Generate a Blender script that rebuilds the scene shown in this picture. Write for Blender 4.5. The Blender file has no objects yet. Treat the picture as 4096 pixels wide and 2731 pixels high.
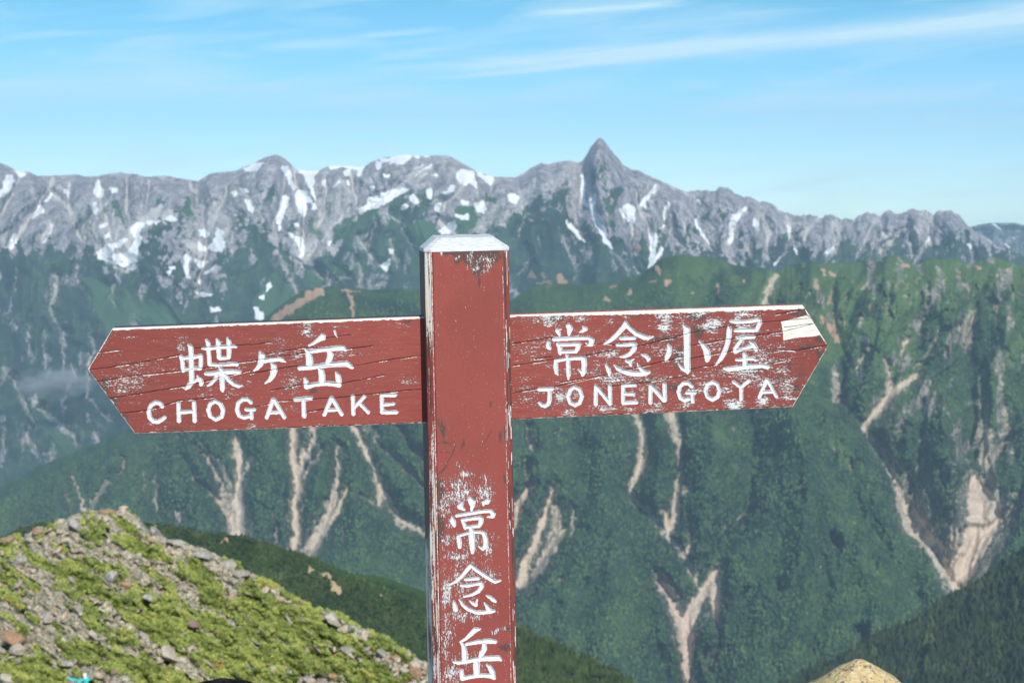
import bpy, math, random
import numpy as np
from mathutils import Vector, Matrix

# ------------------------------------------------------------------ camera, sky, sun, exposure
SC = bpy.context.scene
COL = SC.collection
F, CX, HY = 6443.0, 2048.0, 836.0          # focal length, centre column and horizon row of the 4096 x 2731 photograph
cam_d = bpy.data.cameras.new('camera')
cam_d.lens = 35.0
cam_d.sensor_width = 35.0 * 4096 / F
cam_d.shift_y = -(1365.5 - HY) / 4096
cam_d.clip_start, cam_d.clip_end = 0.1, 60000
cam_d.dof.use_dof = True
cam_d.dof.focus_distance = 2.22
cam_d.dof.aperture_fstop = 10.5
cam = bpy.data.objects.new('camera', cam_d)
cam.rotation_euler = (math.radians(90), 0, 0)
COL.objects.link(cam)
SC.camera = cam

SUN_AZ, SUN_EL = math.radians(17), math.radians(38)      # azimuth measured to the right of straight behind the camera
SKY_STRENGTH, SUN_STRENGTH, EXPOSURE = 0.118, 3.15, 0.54
HAZE = 5.4e-5
sun_vec = Vector((math.sin(SUN_AZ) * math.cos(SUN_EL), -math.cos(SUN_AZ) * math.cos(SUN_EL), math.sin(SUN_EL)))
sun_d = bpy.data.lights.new('sun', 'SUN')
sun_d.energy = SUN_STRENGTH
sun_d.angle = math.radians(0.5)
sun_d.color = (1.0, 0.96, 0.90)
sun = bpy.data.objects.new('sun', sun_d)
sun.rotation_euler = sun_vec.to_track_quat('Z', 'Y').to_euler()
sun.location = sun_vec * 20
COL.objects.link(sun)

SC.view_settings.view_transform = 'Standard'
SC.view_settings.look = 'None'
SC.view_settings.exposure = EXPOSURE
SC.view_settings.gamma = 1.0
SC.view_settings.use_curve_mapping = False
SC.cycles.use_denoising = True
SC.cycles.max_bounces = 6
SC.cycles.diffuse_bounces = 2
SC.cycles.volume_bounces = 0

world = bpy.data.worlds.new('World')
SC.world = world
world.use_nodes = True
wt = world.node_tree
wt.nodes.clear()
def wn(kind, **kw):
    n = wt.nodes.new(kind)
    for k, v in kw.items():
        setattr(n, k, v)
    return n
def wmath(op, a, b=None, clamp=False):
    n = wn('ShaderNodeMath', operation=op)
    n.use_clamp = clamp
    for i, v in enumerate((a, b)):
        if v is None: continue
        if isinstance(v, (int, float)): n.inputs[i].default_value = v
        else: wt.links.new(v, n.inputs[i])
    return n.outputs[0]
sky = wn('ShaderNodeTexSky', sky_type='NISHITA')
sky.sun_disc = False
sky.sun_elevation = SUN_EL
sky.sun_rotation = math.pi - SUN_AZ
sky.altitude = 2850
sky.air_density = 1.0
sky.dust_density = 0.3
sky.ozone_density = 2.5
tc = wn('ShaderNodeTexCoord')
sep = wn('ShaderNodeSeparateXYZ')
wt.links.new(tc.outputs['Generated'], sep.inputs[0])
X, Y, Z = sep.outputs
AZ = wmath('ARCTAN2', X, Y)                   # compass direction of the sky point
hyp = wmath('SQRT', wmath('ADD', wmath('MULTIPLY', X, X), wmath('MULTIPLY', Y, Y)))
EL = wmath('ARCTAN2', Z, hyp)                 # height above the horizon
# thin cirrus: long wind-drawn bands, each a few degrees long, broken up by noise
comb = wn('ShaderNodeCombineXYZ')
wt.links.new(wmath('MULTIPLY', AZ, 5.0), comb.inputs[0])
wt.links.new(wmath('MULTIPLY', wmath('SUBTRACT', EL, wmath('MULTIPLY', AZ, 0.10)), 42.0), comb.inputs[1])
ns = wn('ShaderNodeTexNoise'); ns.inputs['Scale'].default_value = 1.6; ns.inputs['Detail'].default_value = 6; ns.inputs['Roughness'].default_value = 0.55
ns.inputs['Distortion'].default_value = 0.6
wt.links.new(comb.outputs[0], ns.inputs['Vector'])
NZ = ns.outputs['Fac']
nf = wn('ShaderNodeTexNoise'); nf.inputs['Scale'].default_value = 6.0; nf.inputs['Detail'].default_value = 4
wt.links.new(comb.outputs[0], nf.inputs['Vector'])
warp = wmath('MULTIPLY', wmath('SUBTRACT', NZ, 0.5), 0.006)
def band(x0, y0, x1, y1, th0, th1, amp, fade=60, curve=0.0):
    """one streak of cirrus, given by its two ends as seen from the summit (photo pixels -> angles)"""
    a0, a1 = (x0 * 1.7415 - CX) / F, (x1 * 1.7415 - CX) / F
    e0, e1 = (HY - y0 * 1.7415) / F, (HY - y1 * 1.7415) / F
    t = wmath('DIVIDE', wmath('SUBTRACT', AZ, a0), a1 - a0)
    tcl = wmath('ADD', t, 0.0, True)
    line = wmath('ADD', wmath('ADD', wmath('MULTIPLY', t, e1 - e0), e0), warp)
    if curve:
        line = wmath('ADD', line, wmath('MULTIPLY', wmath('MULTIPLY', tcl, wmath('SUBTRACT', 1.0, tcl)), curve * 4))
    s0, s1 = th0 * 2.1 / F, th1 * 2.1 / F
    th = wmath('ADD', wmath('MULTIPLY', tcl, s1 - s0), s0)
    q = wmath('DIVIDE', wmath('SUBTRACT', EL, line), th)
    g = wmath('POWER', 2.718, wmath('MULTIPLY', wmath('MULTIPLY', q, q), -1.0))
    fw = fade * 1.7415 / F / abs(a1 - a0)
    m = wmath('MULTIPLY', wmath('ADD', wmath('DIVIDE', t, fw), 0.0, True), wmath('ADD', wmath('DIVIDE', wmath('SUBTRACT', 1.0, t), fw), 0.0, True))
    return wmath('MULTIPLY', wmath('MULTIPLY', g, m), amp)
bands = [band(860, 168, 2700, 40, 7, 30, 0.62, 300, 0.0012), band(900, 186, 1600, 128, 4, 6, 0.45, 200),
         band(560, 118, 900, 96, 9, 12, 0.40, 120, 0.001), band(790, 86, 1060, 66, 5, 6, 0.35, 80),
         band(480, 132, 600, 134, 6, 4, 0.25, 50), band(1190, 42, 1620, 8, 5, 6, 0.40, 120),
         band(220, 160, 620, 175, 24, 20, 0.30, 150), band(-200, 38, 80, 52, 12, 6, 0.25, 80),
         band(1500, 270, 1900, 195, 18, 16, 0.22, 200), band(1180, 190, 1560, 240, 30, 40, 0.16, 200),
         band(-300, 225, 700, 195, 26, 24, 0.22, 300), band(500, 215, 1300, 250, 22, 30, 0.20, 250),
         band(1250, 60, 1900, 40, 40, 22, 0.16, 200), band(1700, 250, 2500, 215, 40, 40, 0.16, 250)]
acc = bands[0]
for b in bands[1:]:
    acc = wmath('ADD', acc, b)
streak = wmath('ADD', wmath('MULTIPLY', nf.outputs['Fac'], 1.1), 0.45)
acc = wmath('MULTIPLY', acc, wmath('MULTIPLY', streak, 1.2))
soft = wmath('MULTIPLY', wmath('ADD', wmath('MULTIPLY', wmath('SUBTRACT', NZ, 0.46), 3.0), 0.0, True), 0.55)
up = wmath('ADD', wmath('MULTIPLY', wmath('SUBTRACT', 0.9, EL), 1.5), 0.0, True)
cloud_f = wmath('MULTIPLY', wmath('ADD', acc, soft, True), up)
cloud_f = wmath('MINIMUM', cloud_f, 0.8)
cool = wn('ShaderNodeMix', data_type='RGBA', blend_type='MULTIPLY')
cool.inputs[0].default_value = 1.0
wt.links.new(sky.outputs[0], cool.inputs[6])
ramp = wn('ShaderNodeValToRGB')
ramp.color_ramp.elements[0].position = 0.03
ramp.color_ramp.elements[0].color = (0.67, 0.855, 0.94, 1)
ramp.color_ramp.elements[1].position = 0.135
ramp.color_ramp.elements[1].color = (0.30, 0.715, 0.72, 1)
e2 = ramp.color_ramp.elements.new(0.074); e2.color = (0.49, 0.81, 0.91, 1)
e3 = ramp.color_ramp.elements.new(0.5); e3.color = (0.45, 0.70, 0.72, 1)
wt.links.new(EL, ramp.inputs[0])
wt.links.new(ramp.outputs[0], cool.inputs[7])
cl = wn('ShaderNodeMix', data_type='RGBA')
wt.links.new(cloud_f, cl.inputs[0])
wt.links.new(cool.outputs[2], cl.inputs[6])
cl.inputs[7].default_value = (4.9, 6.4, 7.0, 1)
bg = wn('ShaderNodeBackground')
bg.inputs[1].default_value = SKY_STRENGTH
wt.links.new(cl.outputs[2], bg.inputs[0])
wo = wn('ShaderNodeOutputWorld')
wt.links.new(bg.outputs[0], wo.inputs[0])

# ------------------------------------------------------------------ helpers
rng = np.random.default_rng(7)
random.seed(7)
def crop(ox, oy, s):
    def f(*pts):
        r = []
        for p in pts:
            q = (p[0] / s + ox, p[1] / s + oy)
            if len(p) == 3: q += (p[2] / s,)
            if len(p) == 5: q += (p[2] / s, p[3] / s, p[4])
            r.append(q)
        return r
    return f
A_ = crop(0, 500, 1.96); B_ = crop(1000, 500, 1.96); C_ = crop(2000, 500, 1.96); D_ = crop(3000, 700, 1.96)
E_ = crop(0, 1300, 1.96); F_ = crop(700, 1600, 1.96); G_ = crop(2000, 1600, 1.3864); H_ = crop(3000, 1500, 1.2737)
I_ = crop(0, 1950, 2.008); J_ = crop(800, 1950, 2.008)

_tab = [np.random.default_rng(100 + i).random((256, 256)) for i in range(24)]
def vnoise(x, y, seed=0):
    t = _tab[seed % 24]
    xi = np.floor(x); yi = np.floor(y)
    fx = x - xi; fy = y - yi
    fx = fx * fx * fx * (fx * (fx * 6 - 15) + 10); fy = fy * fy * fy * (fy * (fy * 6 - 15) + 10)
    xi = xi.astype(np.int64) & 255; yi = yi.astype(np.int64) & 255
    x1 = (xi + 1) & 255; y1 = (yi + 1) & 255
    return (t[yi, xi] * (1 - fx) + t[yi, x1] * fx) * (1 - fy) + (t[y1, xi] * (1 - fx) + t[y1, x1] * fx) * fy
def fbm(x, y, octv=4, seed=0, gain=0.5):
    s = 0; a = 1; n = 0
    for i in range(octv):
        s = s + a * vnoise(x * 2 ** i + 17.3 * i, y * 2 ** i + 9.1 * i, seed + i); n += a; a *= gain
    return s / n
def ridged(x, y, octv=4, seed=0, gain=0.5):
    s = 0; a = 1; n = 0
    for i in range(octv):
        v = 1 - np.abs(2 * vnoise(x * 2 ** i + 13.7 * i, y * 2 ** i + 5.3 * i, seed + i) - 1)
        s = s + a * v * v; n += a; a *= gain
    return s / n
def sstep(a, b, x):
    t = np.clip((x - a) / (b - a), 0, 1)
    return t * t * (3 - 2 * t)
def in_poly(px, py, poly):
    poly = [(p[0], p[1]) for p in poly]
    ins = np.zeros(px.shape, bool)
    n = len(poly)
    for i in range(n):
        x0, y0 = poly[i]; x1, y1 = poly[(i + 1) % n]
        if y0 == y1: continue
        c = ((y0 > py) != (y1 > py)) & (px < (x1 - x0) * (py - y0) / (y1 - y0) + x0)
        ins ^= c
    return ins
def sd_line(px, py, pts):
    """signed distance to a chain of capsules of varying width; pts = (x, y, full width)"""
    best = np.full(px.shape, 1e9)
    if len(pts) == 1: pts = [pts[0], (pts[0][0] + .01, pts[0][1], pts[0][2])]
    for (x0, y0, w0), (x1, y1, w1) in zip(pts[:-1], pts[1:]):
        dx, dy = x1 - x0, y1 - y0
        t = np.clip(((px - x0) * dx + (py - y0) * dy) / (dx * dx + dy * dy + 1e-9), 0, 1)
        d = np.hypot(px - x0 - t * dx, py - y0 - t * dy) - (w0 + (w1 - w0) * t) / 2
        best = np.minimum(best, d)
    return best
def box_of(pts, m):
    xs = [p[0] for p in pts]; ys = [p[1] for p in pts]
    return min(xs) - m, max(xs) + m, min(ys) - m, max(ys) + m
def paint_poly(ch, px, py, poly, v=1.0, jit=None):
    x0, x1, y0, y1 = box_of(poly, 30)
    s = (px > x0) & (px < x1) & (py > y0) & (py < y1)
    if not s.any(): return
    jx, jy = jit if jit is not None else (0, 0)
    qx = px[s] + (jx[s] if jit is not None else 0); qy = py[s] + (jy[s] if jit is not None else 0)
    m = in_poly(qx, qy, poly)
    c = ch[s]
    c[m] = np.maximum(c[m], v) if v >= 0 else np.minimum(c[m], -v - 1 if v < -1 else 0)
    ch[s] = c
def set_poly(ch, px, py, poly, v, jit):
    x0, x1, y0, y1 = box_of(poly, 30)
    s = (px > x0) & (px < x1) & (py > y0) & (py < y1)
    if not s.any(): return
    m = in_poly(px[s] + jit[0][s], py[s] + jit[1][s], poly)
    c = ch[s]; c[m] = v; ch[s] = c
def paint_line(ch, px, py, pts, v=1.0, jit=None, soft=4.0):
    mw = max(p[2] for p in pts)
    x0, x1, y0, y1 = box_of(pts, mw + 30)
    s = (px > x0) & (px < x1) & (py > y0) & (py < y1)
    if not s.any(): return
    qx, qy = px[s], py[s]
    if jit is not None: qx = qx + jit[0][s]; qy = qy + jit[1][s]
    d = sd_line(qx, qy, pts)
    ch[s] = np.maximum(ch[s], v * sstep(soft, -soft, d))

def tag(o, label=None, cat=None, group=None, kind=None):
    if label: o['label'] = label
    if cat: o['category'] = cat
    if group: o['group'] = group
    if kind: o['kind'] = kind
    return o
def raw_mesh(name, V, polys, mat, smooth=True, attrs=None, parent=None):
    """V (n,3); polys = list of (m,k) index arrays; attrs = {name: (n,4) or (n,)}"""
    me = bpy.data.meshes.new(name)
    V = np.asarray(V, np.float32)
    me.vertices.add(len(V)); me.vertices.foreach_set('co', V.ravel())
    polys = [np.asarray(p, np.int32) for p in polys if len(p)]
    nl = sum(p.size for p in polys); npoly = sum(len(p) for p in polys)
    me.loops.add(nl); me.polygons.add(npoly)
    me.loops.foreach_set('vertex_index', np.concatenate([p.ravel() for p in polys]))
    starts = []; o = 0
    for p in polys:
        starts.append(o + np.arange(len(p)) * p.shape[1]); o += p.size
    me.polygons.foreach_set('loop_start', np.concatenate(starts).astype(np.int32))
    me.polygons.foreach_set('use_smooth', np.full(npoly, smooth, bool))
    me.update(calc_edges=True)
    for k, a in (attrs or {}).items():
        a = np.asarray(a, np.float32)
        if a.ndim == 1:
            at = me.attributes.new(k, 'FLOAT', 'POINT'); at.data.foreach_set('value', a)
        else:
            at = me.attributes.new(k, 'FLOAT_COLOR', 'POINT'); at.data.foreach_set('color', a.ravel())
    me.materials.append(mat)
    ob = bpy.data.objects.new(name, me)
    COL.objects.link(ob)
    if parent: ob.parent = parent
    return ob
def grid_quads(r, c):
    i = np.arange(r * c).reshape(r, c)
    return np.stack([i[:-1, :-1], i[1:, :-1], i[1:, 1:], i[:-1, 1:]], -1).reshape(-1, 4)

# ---- material node helper
class NT:
    def __init__(s, name, rough=0.9, spec=0.2):
        s.m = bpy.data.materials.new(name); s.m.use_nodes = True
        s.t = s.m.node_tree; s.b = s.t.nodes['Principled BSDF']
        s.b.inputs['Roughness'].default_value = rough
        s.b.inputs['Specular IOR Level'].default_value = spec
        s.tc = None
    def n(s, kind, **kw):
        x = s.t.nodes.new(kind)
        for k, v in kw.items(): setattr(x, k, v)
        return x
    def link(s, a, b): s.t.links.new(a, b)
    def sock(s, i, v):
        if isinstance(v, bpy.types.NodeSocket): s.link(v, i)
        elif isinstance(v, (tuple, list)): i.default_value = (*v, 1) if len(v) == 3 and len(i.default_value) == 4 else v
        else: i.default_value = v
    def math(s, op, a, b=0.0, clamp=False):
        x = s.n('ShaderNodeMath', operation=op); x.use_clamp = clamp
        s.sock(x.inputs[0], a); s.sock(x.inputs[1], b)
        return x.outputs[0]
    def attr(s, name):
        x = s.n('ShaderNodeAttribute', attribute_name=name)
        return x
    def coord(s, scale=(1, 1, 1), rot=(0, 0, 0)):
        if s.tc is None: s.tc = s.n('ShaderNodeTexCoord')
        mp = s.n('ShaderNodeMapping'); mp.inputs['Scale'].default_value = scale; mp.inputs['Rotation'].default_value = rot
        s.link(s.tc.outputs['Object'], mp.inputs[0])
        return mp.outputs[0]
    def noise(s, vec, scale=1, detail=4, rough=0.5, dist=0.0, color=False):
        x = s.n('ShaderNodeTexNoise'); s.link(vec, x.inputs['Vector'])
        x.inputs['Scale'].default_value = scale; x.inputs['Detail'].default_value = detail
        x.inputs['Roughness'].default_value = rough; x.inputs['Distortion'].default_value = dist
        return x.outputs['Color' if color else 'Fac']
    def ss(s, x, a, b):
        r = s.n('ShaderNodeMapRange', interpolation_type='SMOOTHSTEP')
        s.sock(r.inputs[0], x); s.sock(r.inputs[1], a); s.sock(r.inputs[2], b)
        return r.outputs[0]
    def mix(s, f, a, b, blend='MIX'):
        x = s.n('ShaderNodeMix', data_type='RGBA', blend_type=blend)
        s.sock(x.inputs[0], f); s.sock(x.inputs[6], a); s.sock(x.inputs[7], b)
        return x.outputs[2]
    def bump(s, h, strength=0.5, dist=1.0):
        x = s.n('ShaderNodeBump'); x.inputs['Strength'].default_value = strength; x.inputs['Distance'].default_value = dist
        s.sock(x.inputs['Height'], h); s.link(x.outputs[0], s.b.inputs['Normal'])
    def out(s, c, rough=None):
        s.sock(s.b.inputs['Base Color'], c)
        if rough is not None: s.sock(s.b.inputs['Roughness'], rough)
        return s.m

# ------------------------------------------------------------------ mountain material: rock, scree, snow and plant cover by mask
def terrain_mat(name, unit, veg_dark, veg_light, grass, rock_d, rock_l, scree, soil=(0.42, 0.27, 0.17), snow=(0.90, 0.91, 0.92)):
    k = NT(name, 0.95, 0.05)
    a = k.attr('cover')
    sp = k.n('ShaderNodeSeparateColor'); k.link(a.outputs['Color'], sp.inputs[0])
    snow_m, rock_m, scree_m = sp.outputs
    grass_m = a.outputs['Alpha']
    soil_m = k.attr('soil').outputs['Fac']
    c = k.coord((1 / unit,) * 3)
    n1 = k.noise(c, 1.0, 5, 0.6)
    n2 = k.noise(c, 5.0, 4, 0.65)
    n3 = k.noise(k.coord((1 / unit, 1 / unit, 0.40 / unit)), 3.6, 6, 0.72, 0.0)
    veg = k.mix(k.ss(k.math('ADD', k.math('MULTIPLY', n1, 0.5), k.math('MULTIPLY', n2, 0.5)), 0.40, 0.62), veg_dark, veg_light)
    veg = k.mix(k.ss(k.noise(c, 0.22, 4, 0.6), 0.45, 0.62), veg, k.mix(n2, tuple(v * 0.72 for v in veg_dark), veg_dark))
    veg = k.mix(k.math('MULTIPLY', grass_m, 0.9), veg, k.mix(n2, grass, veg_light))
    rock = k.mix(k.ss(n3, 0.28, 0.70), rock_d, rock_l)
    n4 = k.noise(k.coord((1 / unit, 1 / unit, 0.20 / unit)), 1.3, 6, 0.70, 0.15)
    rock = k.mix(k.math('MULTIPLY', k.ss(n4, 0.48, 0.70), 0.7), rock, scree)
    rock = k.mix(k.math('MULTIPLY', k.ss(n4, 0.47, 0.36), 0.55), rock, veg)
    rj = k.math('ADD', k.math('SUBTRACT', n2, 0.5), k.math('SUBTRACT', n3, 0.5))
    col = k.mix(k.ss(k.math('ADD', rock_m, rj), 0.35, 0.65), veg, rock)
    n5 = k.noise(k.coord((1 / unit, 1 / unit, 0.3 / unit)), 7.0, 4, 0.7)
    rk = k.math('ADD', k.math('MULTIPLY', rj, 0.7), k.math('MULTIPLY', k.math('SUBTRACT', n5, 0.5), 1.1))
    col = k.mix(k.ss(k.math('ADD', scree_m, rk), 0.22, 0.95), col, k.mix(n2, scree, tuple(v * 0.86 for v in scree)))
    col = k.mix(k.ss(k.math('ADD', soil_m, k.math('MULTIPLY', rj, 0.6)), 0.3, 0.8), col, k.mix(n2, soil, tuple(v * 0.75 for v in soil)))
    col = k.mix(k.ss(snow_m, 0.35, 0.65), col, snow)
    k.bump(k.math('ADD', n2, k.math('MULTIPLY', n3, 0.8)), 0.6, unit * 0.12)
    return k.out(col)

ROCK_D, ROCK_L, SCREE = (0.15, 0.14, 0.17), (0.38, 0.355, 0.37), (0.62, 0.59, 0.56)
HAZE_TEST = {}
def layer(name, sky_pts, bot, Y0, T, step, relief, covers, mat, x0=-500, x1=4600, crag=3.0, seed=0, label=None, back=14, back_T=0.8, Y0x=None):
    """a mountain side seen from the summit: real positions along each line of sight, down a slope of tangent T"""
    cols = np.arange(x0, x1 + step, step, dtype=float)
    sx = np.array([p[0] for p in sky_pts]); sy = np.array([p[1] for p in sky_pts])
    sky_y = np.interp(cols, sx, sy)
    cr_ = crag(cols) if callable(crag) else crag
    sky_y = sky_y + (fbm(cols / 28, cols * 0 + seed, 5, seed, 0.68) - 0.5) * 2 * cr_ - (ridged(cols / 46, cols * 0 + seed, 3, seed + 2) - 0.4) * 1.3 * (cr_ - 3)
    by = np.interp(cols, [p[0] for p in bot], [p[1] for p in bot])
    rows = int(np.max(by - sky_y) / step) + 2
    t = np.linspace(0, 1, rows)[:, None]
    px = np.repeat(cols[None, :], rows, 0)
    py = sky_y[None, :] + (by - sky_y)[None, :] * t
    Yc = np.full(cols.shape, float(Y0)) if Y0x is None else np.interp(cols, [p[0] for p in Y0x], [p[1] for p in Y0x])
    k0 = (HY - sky_y) / F
    kk = (HY - py) / F
    Yd = (Yc - k0 * Yc / T)[None, :] / (1 - kk / T)
    dy = py - sky_y[None, :]
    jx = (fbm(px / 22, py / 22, 3, seed + 3) - 0.5) * 26 + (fbm(px / 7, py / 11, 2, seed + 5) - 0.5) * 13; jy = (fbm(px / 22, py / 22, 3, seed + 7) - 0.5) * 26 + (fbm(px / 7, py / 9, 2, seed + 9) - 0.5) * 10
    cov = np.zeros((rows, len(cols), 4)); soil = np.zeros(px.shape)
    covers(px, py, dy, cov, soil, (jx, jy))
    Yd = Yd + relief(px, py, dy, cov) * sstep(0, 25, dy)
    P = np.stack([(px - CX) / F * Yd, Yd, (HY - py) / F * Yd], -1)
    # the far side of the ridge
    b = np.linspace(0, 1, back)[1:, None]
    span = 0.16 * Yc[None, :]
    Yb = Yd[0][None, :] + b * span
    zb = P[0, :, 2][None, :] - b * span * back_T
    Pb = np.stack([((cols - CX) / F)[None, :] * Yd[0][None, :] + 0 * b, Yb, zb], -1)[::-1]
    V = np.concatenate([Pb, P]); R = V.shape[0]
    cv = np.concatenate([np.repeat(cov[:1], back - 1, 0), cov]); so = np.concatenate([np.repeat(soil[:1], back - 1, 0), soil])
    ob = raw_mesh(name, V.reshape(-1, 3), [grid_quads(R, len(cols))], mat, True, {'cover': cv.reshape(-1, 4), 'soil': so.ravel()})
    tag(ob, kind='structure')
    return dict(ob=ob, P=P, px=px, py=py, cov=cov, soil=soil, dy=dy)
# ------------------------------------------------------------------ the snow-patched main range
MAIN_SKY = [(-500, 690), (-250, 660)] + A_((0,297),(60,320),(130,360),(240,375),(290,400),(430,400),(580,388),(700,408),(760,405),(800,395),(930,375),(1060,385),(1130,405),(1300,395),(1400,420),(1550,442),(1650,380),(1850,360)) \
 + B_((0,312),(130,250),(200,235),(250,245),(300,290),(370,350),(450,360),(540,358),(620,325),(760,318),(860,330),(900,325),(960,285),(1050,255),(1150,245),(1230,235),(1350,245),(1460,235),(1560,245),(1620,275),(1680,310),(1780,365),(1900,405)) \
 + C_((0,410),(60,408),(120,412),(200,370),(250,330),(330,300),(390,308),(470,285),(560,280),(620,295),(648,276),(680,232),(720,164),(762,108),(782,99),(806,110),(866,190),(932,268),(960,310),(1040,355),(1090,358),(1190,405),(1260,440),(1330,465),(1420,510),(1460,525),(1560,515),(1680,520),(1730,490),(1790,500),(1900,565),(1970,570)) \
 + D_((0,180),(60,210),(130,210),(220,260),(270,300),(400,320),(490,310),(560,345),(630,315),(720,345),(820,345),(920,300),(1000,330),(1060,280),(1150,295),(1230,290),(1300,270),(1360,290),(1400,290),(1430,310),(1480,280),(1540,268),(1590,285),(1650,340),(1700,390),(1740,415),(1800,470),(1880,500),(1960,560),(2040,580),(2148,630)) + [(4350, 1090), (4600, 1120)]
MID_SKY = [(-500, 2120), (0, 1950), (120, 1880), (260, 1820), (420, 1760), (560, 1700), (760, 1540), (960, 1370)] \
 + B_((100,1530),(230,1420),(330,1340),(430,1300),(520,1275),(640,1268),(760,1285),(900,1290),(1050,1285),(1200,1280),(1330,1290)) \
 + C_((60,1400),(180,1310),(270,1265),(420,1240),(560,1250),(720,1245),(850,1240),(950,1220),(1080,1180),(1170,1130),(1230,1080),(1300,1035),(1380,1020),(1500,1025),(1600,1040),(1720,1045),(1800,1085),(1900,1105)) \
 + D_((30,720),(130,740),(200,760),(260,735),(330,700),(420,690),(560,690),(700,685),(820,690),(920,665),(1000,665),(1060,640),(1150,640),(1220,665),(1300,710),(1360,680),(1430,655),(1520,655),(1620,665),(1740,695),(1800,670),(1880,648),(1960,655),(2050,690),(2148,710)) + [(4300, 1080), (4600, 1060)]

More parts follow.
